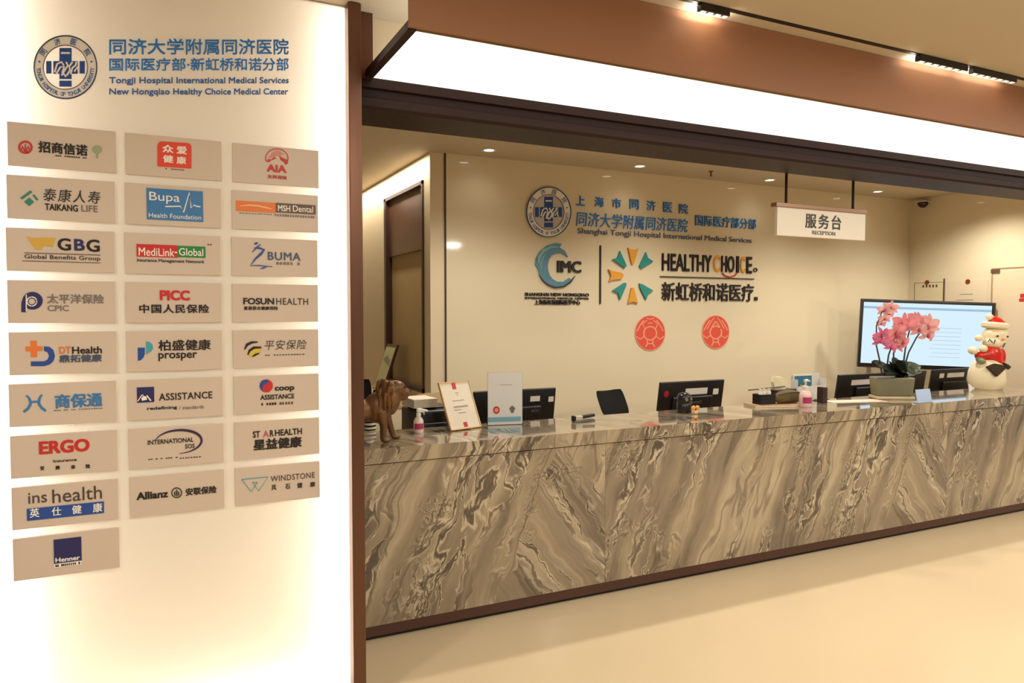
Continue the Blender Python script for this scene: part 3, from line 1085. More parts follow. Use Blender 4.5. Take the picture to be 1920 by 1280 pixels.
# ================================================================ RECEPTION COUNTER
YB = 4.205
ct = thing('reception_counter', 'long reception counter clad in grey brown figured marble', 'counter', (4.0, YC, 0))
b = new_bm()
boxb(b, 0.1, XR - 0.002, YC, YC + 0.03, 0.08, 0.921)
o = obj('front_panel', b, M_MARBLE, ct)
o.location = -ct.location
b = new_bm()
boxb(b, 0.1, XR - 0.002, YC - 0.012, YB, 0.926, 1.004)
o = obj('counter_top', b, M_MARBLE, ct, bevel=0.002)
o.location = -ct.location
b = new_bm()
boxb(b, 0.1, XR - 0.002, YC + 0.004, YC + 0.03, 0.024, 0.08)
obj('kick_board', b, mat('brown_kick', (88, 62, 54), 0.35, 0.4), ct, world=True)
b = new_bm()
boxb(b, 0.1, XR - 0.002, YC + 0.03, YC + 0.06, 0.0, 0.08)
obj('plinth', b, M_BLACK, ct, world=True)
b = new_bm()
boxb(b, 0.1, XR - 0.002, YC + 0.031, YB - 0.02, 0.08, 0.925)
obj('carcass', b, mat('counter_back_laminate', (96, 76, 60), 0.5), ct, world=True)

sd = thing('staff_desk', 'low brown staff desk running behind the marble counter', 'desk', (4.3, YB + 0.01, 0))
b = new_bm()
boxb(b, 0.9, XR - 0.15, YB + 0.005, 4.86, 0.715, 0.745)
obj('desk_top', b, mat('desk_laminate', (150, 122, 92), 0.4), sd, world=True, bevel=0.002)
for k in range(5):
    b = new_bm()
    x = 0.95 + k * 1.655
    boxb(b, x, x + 0.03, YB + 0.03, 4.80, 0.0, 0.715)
    obj('side_panel', b, mat('desk_laminate', (150, 122, 92), 0.4), sd, world=True)

# ================================================================ BACK WALL LETTERING
B = Wall(YW - 0.013)
e = on_y(1029, 397.5, B.Y)
em2 = thing('hospital_emblem', 'round silver and blue cross emblem on the cream back wall', 'emblem', (e.x, B.Y, e.z))
b = new_bm()
B.disc(b, 1028.5, 397.5, 42, 47.5, 0, 0.016)
obj('disc', b, mat('silver_disc', (206, 200, 192), 0.3, 0.2), em2, world=True)
_y = B.Y
B.Y = _y - 0.0165
hospital_emblem(B, em2, 1028.5, 397.5, 47.5, 0.885)
B.Y = _y

e = on_y(1250, 415, B.Y)
nm = thing('wall_lettering', 'blue hospital name letters in rows on the cream back wall', 'lettering', (e.x, B.Y, e.z))
for ch, (cx, cy) in zip('上海市同济医院', ((1088, 376), (1123, 378.5), (1155.5, 381), (1188.5, 383), (1220, 385.5), (1251.5, 388.5), (1281, 391.5))):
    b = new_bm()
    B.text(b, ch, cx - 8.5, cx + 8.5, cy, 18.5, 0.01, 0, 0.008)
    obj('character', b, M_BLUE, nm, world=True)
b = new_bm()
B.text(b, '同济大学附属同济医院', 1080, 1289, 416.5, 26, 0.0, 0, 0.008, shear=0.1)
obj('chinese_line', b, M_BLUE, nm, world=True)
b = new_bm()
B.text(b, '国际医疗部分部', 1303, 1417, 416.5, 20, 0.008, 0, 0.008)
obj('chinese_line', b, M_BLUE, nm, world=True)
b = new_bm()
B.text(b, 'Shanghai Tongji Hospital International Medical Services', 1083, 1409, 443, 13, 0.005, 0, 0.008)
obj('english_line', b, mat('slate_lettering', (96, 104, 126), 0.4), nm, world=True)

e = on_y(1042, 512, B.Y)
wv = thing('wave_logo', 'teal wave ring logo with black capitals on the back wall', 'logo', (e.x, B.Y, e.z))
M_WAVE1 = mat('steel_teal', (88, 136, 156), 0.4)
M_WAVE2 = mat('pale_teal', (128, 172, 172), 0.4)
b = new_bm()
outer = [(1052, 457), (1040, 456), (1024, 461), (1011, 472), (1004, 485), (1003, 497), (1008, 505), (1012, 517), (1020, 528), (1032, 536), (1046, 539), (1060, 535), (1072, 525)]
inner = [(1066, 521), (1056, 528), (1044, 528), (1035, 523), (1030, 516), (1027, 508), (1026, 498), (1028, 487), (1033, 479), (1041, 475), (1052, 474), (1064, 482), (1058, 470), (1048, 464)]
B.poly(b, outer + inner, 0, 0.012)
obj('wave_ring', b, M_WAVE1, wv, world=True)
b = new_bm()
B.band(b, [(1008, 494), (1010, 482), (1018, 470), (1032, 463), (1046, 463)], [2, 5, 6, 4, 1.5], 0.0125, 0.015)
B.band(b, [(1014, 506), (1012, 496), (1016, 484), (1024, 474)], [1, 2.5, 2.5, 1], 0.0125, 0.015)
obj('wave_foam', b, M_WAVE2, wv, world=True)
b = new_bm()
B.band(b, [(1009, 515), (1016, 526), (1026, 534), (1040, 539), (1056, 537), (1068, 529), (1077, 517)], [0.8, 1.6, 2, 2.2, 2.6, 3, 1], 0.0125, 0.0155)
obj('wave_outline', b, M_DARKTXT, wv, world=True)
b = new_bm()
B.text(b, 'IMC', 1044, 1089, 500, 22, 0.045, 0, 0.012)
B.text(b, 'SHANGHAI NEW HONGQIAO', 983.5, 1103.5, 552.5, 7, 0.025, 0, 0.01)
B.text(b, 'INTERNATIONAL MEDICAL CENTER', 984, 1103.5, 559, 3.2, 0.01, 0, 0.01)
B.text(b, '上海新虹桥国际医学中心', 1002, 1087, 566.5, 9, 0.015, 0, 0.01)
obj('lettering', b, M_DARKTXT, wv, world=True)

b = new_bm()
B.rect(b, 1123.8, 1126.2, 460, 569.5, 0, 0.01)
tag(obj('divider_bar', b, M_DARKTXT), 'thin black upright bar between the two logos on the back wall', 'bar')

e = on_y(1185, 515, B.Y)
st = thing('starburst_logo', 'starburst of orange and teal petals on the back wall', 'logo', (e.x, B.Y, e.z))
o6 = lambda x, y: (1100 + x / 3.7647, 340 + y / 3.7647)
for m_, pts in ((M_AMBER, ((285, 468), (300, 478), (340, 485), (358, 472), (325, 583), (312, 583))),
                (M_TEAL, ((412, 500), (425, 540), (462, 565), (380, 615), (365, 600))),
                (M_TEAL, ((462, 770), (430, 790), (412, 835), (370, 750), (365, 720), (385, 725))),
                (M_AMBER, ((310, 750), (325, 750), (355, 860), (320, 848), (285, 858))),
                (M_TEAL, ((275, 720), (268, 745), (230, 835), (215, 785), (178, 770), (262, 715))),
                (M_AMBER, ((148, 620), (175, 632), (240, 645), (255, 662), (240, 688), (175, 695), (152, 708), (168, 665))),
                (M_TEAL, ((228, 492), (275, 595), (262, 612), (178, 550), (212, 540)))):
    b = new_bm()
    B.poly(b, [o6(*q_) for q_ in pts], 0, 0.02)
    obj('petal', b, m_, st, world=True)

e = on_y(1325, 520, B.Y)
hc = thing('wall_lettering', 'dark capitals with two orange Cs over a line and dark characters', 'lettering', (e.x, B.Y, e.z))
b = new_bm()
B.text(b, 'HEALTHY', 1240.5, 1333.5, 492.5, 32, 0.022, 0, 0.012)
obj('capitals', b, M_DARKTXT, hc, world=True)
b = new_bm()
B.text(b, 'HO', 1352, 1376, 495, 31, 0.022, 0, 0.012)
B.text(b, 'I', 1380, 1384.5, 495.7, 31, 0.022, 0, 0.012)
B.text(b, 'E', 1399, 1409, 497, 31, 0.022, 0, 0.012)
B.ring(b, 1415.5, 506, 3, 3.2, 1.4, 0, 0.01)
obj('capitals', b, M_DARKTXT, hc, world=True)
for x0, x1, yc in ((1337, 1349.5, 493.8), (1387.5, 1396.5, 496.2)):
    b = new_bm()
    B.text(b, 'C', x0, x1, yc, 31, 0.022, 0, 0.012)
    obj('orange_capital', b, M_AMBER, hc, world=True)
b = new_bm()
B.band(b, [(1353.5, 511), (1357, 516), (1367, 519.5), (1377, 516.5), (1380.5, 512)], [1.5, 2, 2.4, 2, 1.5], 0, 0.012)
obj('smile_line', b, M_RED, hc, world=True)
b = new_bm()
a_, c_ = B.pt((1237, 518)), B.pt((1413, 522.7))
plane_prism(b, [(a_[0], a_[1] - 0.006), (c_[0], a_[1] - 0.006), (c_[0], a_[1] + 0.003), (a_[0], a_[1] + 0.003)], B.f3, 0, 0.012)
obj('rule', b, M_DARKTXT, hc, world=True)
b = new_bm()
B.text(b, '新虹桥和诺医疗', 1240, 1412, 547.5, 34, 0.014, 0, 0.012)
B.rect(b, 1413.5, 1419.5, 556.5, 563, 0, 0.01)
obj('characters', b, M_DARKTXT, hc, world=True)

for k, (cx, cy, rx, ry, lb) in enumerate(((1218.5, 624, 28.5, 33, 'round red paper cut disc with broad lantern pattern, nearer the starburst'), (1341.5, 622.5, 25.5, 31.5, 'round red paper cut disc with pointed drop pattern, under the dark characters'))):
    e = on_y(cx, cy, B.Y)
    t = thing('paper_disc', lb, 'wall decoration', (e.x, B.Y, e.z), group='red paper discs on the back wall')
    b = new_bm()
    B.disc(b, cx, cy, rx, ry, 0, 0.003)
    obj('disc', b, M_CORAL, t, world=True)
    b = new_bm()
    q = lambda x, y: (cx + x * rx, cy + y * ry)
    B.ring(b, cx, cy, rx * 0.985, ry * 0.985, 1.3, 0.0025, 0.0045)
    B.ring(b, cx, cy + ry * 0.02, rx * 0.42, ry * 0.38, 2.4, 0.0025, 0.0045)
    for s_ in (-1, 1):
        B.band(b, [q(s_ * 0.2, 0.42), q(s_ * 0.17, 0.6), q(s_ * 0.3, 0.8)], 2.2, 0.0025, 0.0045)
        B.band(b, [q(s_ * 0.4, 0.2), q(s_ * 0.66, 0.36), q(s_ * 0.9, 0.2)], 1.9, 0.0025, 0.0045)
        B.band(b, [q(s_ * 0.86, -0.1), q(s_ * 0.66, -0.42), q(s_ * 0.42, -0.72)], 2.1, 0.0025, 0.0045)
        if k == 0:
            B.band(b, [q(s_ * 0.36, -0.26), q(s_ * 0.5, -0.5), q(s_ * 0.22, -0.72)], 1.8, 0.0025, 0.0045)
        else:
            B.band(b, [q(s_ * 0.4, -0.12), q(s_ * 0.16, -0.46), q(0, -0.64)], 2.2, 0.0025, 0.0045)
            B.band(b, [q(s_ * 0.62, -0.2), q(s_ * 0.34, -0.62), q(s_ * 0.12, -0.86)], 1.8, 0.0025, 0.0045)
    B.band(b, [q(-0.2, 0.6), q(0.2, 0.6)], 2.0, 0.0025, 0.0045)
    if k == 0:
        B.band(b, [q(-0.25, -0.84), q(0.0, -0.78), q(0.25, -0.84)], 1.8, 0.0025, 0.0045)
        B.band(b, [q(-0.16, -0.56), q(0.16, -0.56)], 1.8, 0.0025, 0.0045)
    obj('cut_pattern', b, M_CORAL2, t, world=True)

# ================================================================ CEILING FITTINGS OF THE RECEPTION
dl_lab = ['ceiling downlight over the corridor mouth, nearest the sign board', 'ceiling downlight above the round wall emblem', 'ceiling downlight above the starburst logo',
          'ceiling downlight behind the hanging sign', 'ceiling downlight in the far corner by the cream door']
for (dx, dy), lb in zip(DOWNLIGHTS, dl_lab):
    t = thing('downlight', lb, 'ceiling light', (dx, dy, ZC), group='recessed downlights over the back wall')
    b = new_bm()
    lathe(b, [(0.040, -0.0005), (0.058, -0.0005), (0.058, -0.006), (0.048, -0.007), (0.040, -0.004)], caps=False)
    obj('trim_ring', b, M_WHITE, t, smooth=True)
    b = new_bm()
    lathe(b, [(0.0, -0.0025), (0.044, -0.0025), (0.044, -0.0015), (0.0, -0.0015)])
    obj('lens', b, emis('downlight_glow', (1, 0.93, 0.78), 6.0), t)

e = on_z(1333, 327, ZC - 0.03)
b = new_bm()
lathe(b, [(0.022, -0.002), (0.022, -0.006), (0.008, -0.008), (0.007, -0.04), (0.016, -0.042), (0.016, -0.046), (0.0, -0.046)], (e.x, e.y, ZC), 14)
tag(obj('sprinkler', b, M_BROWNP, smooth=True), 'tiny fire sprinkler on the ceiling between two downlights', 'sprinkler')

# dome camera in the corner
e = on_x(1738, 380, XR)
t = thing('dome_camera', 'small dark dome camera high on the wall in the far corner', 'security camera', (XR - 0.07, e.y, e.z))
b = new_bm()
boxb(b, -0.055, 0.069, -0.05, 0.05, 0.0, 0.012)
obj('mount', b, M_PAPER, t)
b = new_bm()
lathe(b, [(0.055, 0.0), (0.055, -0.012), (0.047, -0.035), (0.026, -0.056), (0.0, -0.062)])
obj('dome', b, mat('smoked_dome', (44, 26, 26), 0.15), t, smooth=True)

# ================================================================ HANGING SIGN
YS = 3.52
W2 = Wall(YS - 0.013)
a_, c_ = on_y(1455, 389, YS), on_y(1620, 400, YS)
zt_, zb_ = on_y(1537, 394.5, YS).z, on_y(1537, 446, YS).z
hs = thing('hanging_sign', 'white hanging sign with dark characters on two rods from the ceiling', 'sign', ((a_.x + c_.x) / 2, YS, zb_))
b = new_bm()
boxb(b, a_.x, c_.x, YS - 0.012, YS + 0.012, zb_, zt_)
obj('panel', b, mat('sign_white', (232, 222, 206), 0.4), hs, world=True, bevel=0.001)
b = new_bm()
boxb(b, a_.x - 0.02, c_.x + 0.002, YS - 0.025, YS + 0.025, zt_, zt_ + 0.026)
obj('top_rail', b, mat('tan_bronze', (150, 116, 94), 0.35, 0.4), hs, world=True, bevel=0.002)
for px in (1474, 1599.5):
    x = on_y(px, 360, YS).x
    b = new_bm()
    tube(b, [(x, YS, zt_ + 0.025), (x, YS, ZC - 0.002)], 0.0085, 10)
    rod = obj('rod', b, M_DBRONZE, hs, world=True, smooth=True)
    b = new_bm()
    tube(b, [(x, YS, ZC - 0.012), (x, YS, ZC - 0.0015)], 0.022, 14)
    cp_ = obj('ceiling_cup', b, M_DBRONZE, None, smooth=True)
    cp_.data.transform(Matrix.Translation(-hs.location))
    cp_.parent = rod
b = new_bm()
W2.text(b, '服务台', 1510, 1577, 415.5, 27, 0.012, 0, 0.002, spacing=1.25)
obj('lettering', b, M_DARKTXT, hs, world=True)
b = new_bm()
W2.text(b, 'RECEPTION', 1523, 1566, 437, 7, 0.01, 0, 0.002)
obj('small_lettering', b, M_GREYTXT, hs, world=True)

# ================================================================ RIGHT WALL: notices, door
def on_right(p, dx=0.0):
    q_ = on_x(p[0], p[1], XR)
    return q_


def wall_sheet(name, lb, cat, x0, x1, y0, y1, m, printm=None, rows=(), magnet=None):
    a, c = on_x(x0, (y0 + y1) / 2, XR), on_x(x1, (y0 + y1) / 2, XR)
    zt, zb = on_x((x0 + x1) / 2, y0, XR).z, on_x((x0 + x1) / 2, y1, XR).z
    t = thing(name, lb, cat, (XR - 0.001, (a.y + c.y) / 2, zb))
    b = new_bm()
    boxb(b, XR - 0.004, XR - 0.001, c.y, a.y, zb, zt)
    obj('sheet', b, m, t, world=True)
    if rows:
        b = new_bm()
        for (u0, u1, v, h) in rows:
            boxb(b, XR - 0.0052, XR - 0.0038, a.y + (c.y - a.y) * u1, a.y + (c.y - a.y) * u0, zb + (zt - zb) * v, zb + (zt - zb) * (v + h))
        obj('print', b, printm, t, world=True)
    if magnet:
        q_ = on_x(magnet[0], magnet[1], XR)
        b = new_bm()
        tube(b, [(XR - 0.012, q_.y, q_.z), (XR - 0.0035, q_.y, q_.z)], 0.024, 14)
        obj('magnet', b, mat('dark_red_magnet', (128, 44, 30), 0.4), t, world=True)
    return t


wall_sheet('notice', 'framed cream notice with a row of dark marks above the screen', 'notice', 1714.5, 1766, 529, 590, mat('notice_cream', (224, 212, 176), 0.5), M_BROWNP,
           [(0.3 + 0.12 * k, 0.36 + 0.12 * k, 0.84, 0.08) for k in range(5)] + [(0.0, 1.0, 0.985, 0.012), (0.0, 0.015, 0.0, 0.99)], (1739, 529))
wall_sheet('notice', 'plain pale notice with a red magnet between the dark strip and the door', 'notice', 1773, 1852, 525, 592, mat('notice_pale', (226, 210, 182), 0.5), M_GREYTXT,
           [(0.35, 0.66, 0.60, 0.014), (0.26, 0.68, 0.44, 0.014), (0.3, 0.6, 0.3, 0.014)], (1815.5, 527.5))
a, c = on_x(1769.5, 545, XR), on_x(1771.5, 545, XR)
zt, zb = on_x(1770, 522, XR).z, on_x(1770, 592, XR).z
b = new_bm()
boxb(b, XR - 0.010, XR - 0.001, c.y, a.y, zb, zt)
tag(obj('edge_strip', b, M_BROWNP), 'thin dark upright strip between the two wall notices', 'strip')

a = on_x(1861.5, 560, XR)
zt = on_x(1861.5, 503, XR).z
d1 = bpy.data.objects.new('door_1', None)
COL.objects.link(d1)
d1.location = (XR - 0.02, a.y - 0.45, 0)
struct(d1)
b = new_bm()
boxb(b, XR - 0.03, XR - 0.001, a.y - 0.92, a.y - 0.012, 0.005, zt - 0.01)
obj('door_leaf', b, mat('pale_door', (226, 206, 176), 0.35), d1, world=True, bevel=0.002)
b = new_bm()
boxb(b, XR - 0.034, XR - 0.001, a.y - 0.012, a.y, 0.005, zt)
boxb(b, XR - 0.034, XR - 0.001, a.y - 0.92, a.y - 0.012, zt - 0.01, zt)
obj('door_frame', b, mat('tan_door_edge', (168, 140, 108), 0.4), d1, world=True)
b = new_bm()
boxb(b, XR - 0.04, XR - 0.030, a.y - 0.085, a.y + 0.004, zt - 0.05, zt - 0.012)
obj('hinge', b, M_BROWNP, d1, world=True)
q_ = on_x(1917, 560, XR)
b = new_bm()
boxb(b, XR - 0.0325, XR - 0.0295, q_.y - 0.08, q_.y + 0.012, q_.z - 0.028, q_.z + 0.004)
boxb(b, XR - 0.0325, XR - 0.0295, q_.y - 0.08, q_.y + 0.004, q_.z + 0.012, q_.z + 0.05)
obj('door_mark', b, M_RED, d1, world=True)

# ================================================================ MONITORS AND STAFF SIDE
def monitor(lb, x0, x1, ytop, Y, h=0.32, tilt=9, labels=(), red=None, brand=None, yaw=0):
    """seen from behind: shell, bulge, neck, foot, white asset labels"""
    a, c = on_y(x0, ytop, Y), on_y(x1, ytop, Y)
    zt = on_y((x0 + x1) / 2, ytop, Y).z
    w = c.x - a.x
    t = thing('monitor', lb, 'monitor', ((a.x + c.x) / 2, Y + 0.06, 0.746), math.radians(yaw), group='black monitors behind the counter')
    Rm = Matrix.Rotation(math.radians(tilt), 4, 'X')
    T_ = Matrix.Translation((0, -0.06, zt - 0.746)) @ Rm          # origin: top edge of the shell
    b = new_bm()
    rbox(b, (0, 0.012, -h / 2), (w, 0.024, h), 0.006)
    b.transform(T_)
    obj('shell', b, M_BLACK, t, smooth=True)
    b = new_bm()
    rbox(b, (0, -0.012, -h * 0.62), (w * 0.62, 0.03, h * 0.5), 0.010)
    b.transform(T_)
    obj('rear_cover', b, M_BLACK, t, smooth=True)
    b = new_bm()
    boxb(b, -w / 2 + 0.012, w / 2 - 0.012, 0.0245, 0.0255, -h + 0.02, -0.012)
    b.transform(T_)
    obj('screen', b, mat('dim_screen', (60, 66, 74), 0.2), t)
    b = new_bm()
    rbox(b, (0, 0.03, (zt - 0.746 - h * 0.5) / 2 + 0.01), (0.07, 0.03, zt - 0.746 - h * 0.5), 0.006)
    obj('neck', b, M_BLACK, t, smooth=True)
    b = new_bm()
    rbox(b, (0, 0.04, 0.008), (0.24, 0.18, 0.014), 0.006)
    obj('foot', b, M_BLACK, t, smooth=True)
    for (u0, u1, v0, v1) in labels:
        b = new_bm()
        boxb(b, -w / 2 + w * u0, -w / 2 + w * u1, -0.0022, 0.001, -v1 * h, -v0 * h)
        b.transform(T_)
        lab = obj('asset_label', b, M_WPRINT, t)
        lab['label'] = 'white paper label'
    if red:
        b = new_bm()
        ell(b, (-w / 2 + w * red[0], -0.002, -red[1] * h), (0.026, 0.003, 0.026), u=14, v=8)
        b.transform(T_)
        obj('red_sticker', b, mat('crimson_sticker', (170, 20, 40), 0.5), t)
    if brand:
        bt = glyphs('AOC', 0.01)
        raise_flat(bt, lambda p, d: Vector((-w / 2 + w * (brand[0] + p[0] * brand[2]), -0.028 - d, -brand[1] * h + p[1] * 0.02)), 0, 0.001)
        bt.transform(T_)
        obj('maker_mark', bt, M_GREYTXT, t)
    return t


monitor('black monitor with two white labels behind the clear sign holder', 889, 1043, 731, 4.56, labels=((0.68, 0.80, 0.16, 0.28), (0.91, 0.975, 0.19, 0.31)), brand=(0.68, 0.5, 0.1))
monitor('black monitor with red sticker and white labels in mid counter', 1239, 1359, 714.5, 4.56, labels=((0.39, 0.735, 0.18, 0.34), (0.83, 0.915, 0.22, 0.37)), red=(0.1, 0.29), brand=(0.45, 0.55, 0.18))
monitor('black monitor with white labels behind the orchid pot', 1574, 1738, 699, 4.56, labels=((0.14, 0.345, 0.16, 0.31), (0.41, 0.455, 0.16, 0.31)))
monitor('black monitor behind the snowman, under the lit screen', 1750, 1850, 691, 4.56, labels=((0.13, 0.21, 0.12, 0.26), (0.27, 0.58, 0.12, 0.26)))

# printer behind the lion
e0, e1 = on_y(770, 770, 4.45), on_y(868, 768, 4.45)
t = thing('printer', 'black desktop printer behind the white spray bottle', 'printer', ((e0.x + e1.x) / 2, 4.5, 0.746))
wp = e1.x - e0.x
hp_ = e0.z - 0.746 + 0.01
b = new_bm()
rbox(b, (0, 0, hp_ / 2), (wp, 0.32, hp_), 0.02)
obj('body', b, M_BLACK, t, smooth=True)
b = new_bm()
rbox(b, (0, -0.165, hp_ * 0.62), (wp * 0.8, 0.02, hp_ * 0.3), 0.006)
obj('front_flap', b, mat('charcoal_plastic', (46, 44, 46), 0.35), t, smooth=True)
b = new_bm()
rbox(b, (-0.02, 0.02, hp_ + 0.006), (wp * 0.55, 0.2, 0.012), 0.005)
obj('lid', b, mat('charcoal_plastic', (46, 44, 46), 0.35), t, smooth=True)


def office_chair(lb, px, py, Y, wpx, hpx, tilt, yaw, mb, curve=0.04, roll=0):
    e = on_y(px, py, Y)
    w = (on_y(px + wpx / 2, py, Y) - on_y(px - wpx / 2, py, Y)).length
    h = abs(on_y(px, py - hpx / 2, Y).z - on_y(px, py + hpx / 2, Y).z) / math.cos(math.radians(tilt))
    t = thing('office_chair', lb, 'chair', (e.x, Y + 0.0, 0), math.radians(yaw))
    b = new_bm()
    n, mrows = 10, 8
    grid = []
    for j in range(mrows + 1):
        row = []
        for i in range(n + 1):
            u, v = i / n * 2 - 1, j / mrows * 2 - 1
            sq_ = 1 - 0.10 * abs(v) ** 4
            x = u * w / 2 * (sq_ if abs(u) > 0 else 1)
            z = v * h / 2 * (1 - 0.09 * abs(u) ** 4)
            row.append(b.verts.new((x, -curve * u * u, z)))
        grid.append(row)
    for j in range(mrows):
        for i in range(n):
            b.faces.new((grid[j][i], grid[j][i + 1], grid[j + 1][i + 1], grid[j + 1][i]))
    bmesh.ops.solidify(b, geom=b.faces[:], thickness=0.03)
    b.transform(Matrix.Translation((0, 0, e.z)) @ Matrix.Rotation(math.radians(roll), 4, 'Y') @ Matrix.Rotation(math.radians(-tilt), 4, 'X'))
    obj('backrest', b, mb, t, smooth=True)
    b = new_bm()
    rbox(b, (0, -0.26, 0.46), (0.46, 0.46, 0.07), 0.03)
    obj('seat', b, mb, t, smooth=True)
    b = new_bm()
    tube(b, [(0, -0.05, 0.43), (0, 0.02, 0.55), (0, 0.035, e.z - 0.08)], 0.022)
    obj('back_post', b, M_BLACK, t, smooth=True)
    b = new_bm()
    tube(b, [(0, -0.26, 0.10), (0, -0.26, 0.43)], 0.025)
    obj('gas_post', b, M_BLACK, t, smooth=True)
    for k in range(5):
        a = 2 * PI * k / 5
        b = new_bm()
        tube(b, [(0, -0.26, 0.11), (0.29 * math.cos(a), -0.26 + 0.29 * math.sin(a), 0.07)], [0.024, 0.014])
        leg = obj('leg', b, M_BLACK, t, smooth=True)
        b = new_bm()
        tube(b, [(0.29 * math.cos(a) - 0.012, -0.26 + 0.29 * math.sin(a), 0.028), (0.29 * math.cos(a) + 0.012, -0.26 + 0.29 * math.sin(a), 0.028)], 0.028, 12)
        obj('caster', b, M_BLACK, leg, smooth=True)
    return t


office_chair('black office chair with leaning back behind mid counter', 1143, 757, 5.08, 60, 48, 26, 12, M_BLACKM)
office_chair('cream office chair back behind the printer and lion', 818, 764, 5.05, 92, 56, 8, 4, mat('cream_vinyl', (226, 208, 160), 0.5), 0.06)

office_chair('black office chair half hidden behind the bronze post and lion', 666, 735, 5.0, 56, 46, 12, 8, M_BLACKM)
# papers on the printer
t = thing('paper_stack', 'thick stack of white paper on top of the black printer', 'paper', (e0.x + 0.075, 4.5, 0.746 + hp_ + 0.0125), math.radians(3))
for k in range(5):
    b = new_bm()
    boxb(b, -0.08 + 0.002 * (k % 2), 0.08 + 0.002 * (k % 3), -0.11, 0.11, 0.011 * k, 0.011 * k + 0.010)
    obj('sheaf', b, M_PAPER, t)

# screen on the far side
e = on_y(1737, 628, 4.95)
dist = (e - EYE).dot(_F)
pxm = dist / FPX
sw, sh = 241 * pxm, 129 * pxm
tv = thing('wall_screen', 'large lit flat screen with pale blue page behind the orchid', 'screen', e, math.radians(-31.0))
Rr = Matrix.Rotation(math.radians(2.0), 4, 'Y') @ Matrix.Rotation(math.radians(0.5), 4, 'X')
b = new_bm()
rbox(b, (0, 0.02, 0), (sw, 0.04, sh), 0.006)
b.transform(Rr)
obj('case', b, mat('tv_case', (46, 38, 36), 0.35), tv, smooth=True)
b = new_bm()
boxb(b, -sw / 2 + 0.016, sw / 2 - 0.02, -0.002, 0.001, -sh / 2 + 0.036, sh / 2 - 0.018)
b.transform(Rr)
obj('bezel', b, M_BLACK, tv)
b = new_bm()
boxb(b, -sw / 2 + 0.024, sw / 2 - 0.042, -0.004, -0.0021, -sh / 2 + 0.044, sh / 2 - 0.034)
b.transform(Rr)
obj('display', b, emis('screen_glow', (0.70, 0.88, 1.0), 1.0), tv)
b = new_bm()
boxb(b, -sw / 2 + 0.024, sw / 2 - 0.042, -0.0046, -0.0041, sh / 2 - 0.098, sh / 2 - 0.076)
b.transform(Rr)
obj('page_header', b, emis('screen_band', (0.45, 0.66, 0.82), 0.8), tv)
b = new_bm()
for k in range(8):
    boxb(b, 0.06 - 0.02 * (k % 2), 0.34, -0.0046, -0.0041, 0.075 - 0.043 * k, 0.080 - 0.043 * k)
b.transform(Rr)
obj('page_lines', b, emis('screen_line', (0.52, 0.72, 0.88), 0.85), tv)
b = new_bm()
tube(b, [(0.0, 0.04, 0), (-0.1, 0.2, 0), (-0.351, 0.585, 0)], 0.03)
boxb(b, -0.12, 0.16, 0.038, 0.055, -0.12, 0.12)
obj('wall_arm', b, M_BLACK, tv)

# credenza along the corridor wall and framed card on it
t = thing('credenza', 'low cream cabinet along the corridor wall below the tall window', 'cabinet', (1.78, 6.4, 0))
b = new_bm()
boxb(b, 1.50, 1.995, 5.70, 7.6, 0.06, 0.93)
obj('body', b, M_WALL, t, world=True, bevel=0.003)
b = new_bm()
boxb(b, 1.48, 1.997, 5.69, 7.62, 0.93, 0.955)
obj('top', b, mat('tan_top', (176, 150, 112), 0.4), t, world=True, bevel=0.002)
for k in range(4):
    b = new_bm()
    boxb(b, 1.482, 1.5, 5.72 + k * 0.465, 6.165 + k * 0.465, 0.08, 0.90)
    dr = obj('door', b, M_WALL, t, world=True, bevel=0.002)
    b = new_bm()
    tube(b, [(1.474, 5.76 + k * 0.465, 0.6), (1.474, 5.76 + k * 0.465, 0.74)], 0.006)
    b.transform(Matrix.Translation(-t.location))
    obj('handle', b, M_BRONZE, dr)

t = thing('cup', 'small beige cup on the corridor cabinet before the framed card', 'cup', (1.66, on_x(738, 643, 1.96).y - 0.32, 0.9552))
b = new_bm()
lathe(b, [(0.0, 0.0), (0.032, 0.0), (0.036, 0.01), (0.04, 0.085), (0.036, 0.085), (0.033, 0.012), (0.0, 0.008)], seg=20)
obj('body', b, M_WALL, t, smooth=True)
b = new_bm()
tube(b, [(0.039, 0, 0.07), (0.06, 0, 0.062), (0.062, 0, 0.035), (0.038, 0, 0.022)], 0.005, 8)
obj('handle', b, M_WALL, t, smooth=True)
e = on_x(738, 643, 1.96)
fr = thing('framed_card', 'dark framed green and cream card leaning below the tall window', 'picture frame', (1.80, e.y, 0.985), math.radians(-90))
hh = e.z - 0.97
Rt = Matrix.Rotation(math.radians(-19), 4, 'X')
Rr2 = Matrix.Rotation(math.radians(0), 4, 'Y')
b = new_bm()
boxb(b, -0.16, 0.16, 0, 0.02, 0, hh)
b.transform(Rr2 @ Rt)
obj('frame', b, M_WFRAME, fr)
b = new_bm()
boxb(b, -0.142, 0.142, -0.003, 0.001, 0.02, hh - 0.03)
b.transform(Rr2 @ Rt)
obj('card', b, mat('pale_olive_card', (196, 194, 142), 0.5), fr)
b = new_bm()
for z0 in (0.66, 0.16):
    plane_prism(b, [(-0.12, hh * z0), (0.0, hh * (z0 - 0.06)), (0.12, hh * (z0 - 0.12)), (0.11, hh * z0), (-0.02, hh * (z0 + 0.1))], lambda p_, d: Vector((p_[0], -0.003 - d, p_[1])), 0, 0.001)
b.transform(Rr2 @ Rt)
obj('card_picture', b, mat('grey_olive_print', (140, 140, 112), 0.5), fr)

# ================================================================ ON THE COUNTER TOP
ZT = 1.0042


def spot(px, py):
    q_ = on_z(px, py, ZT)
    return q_


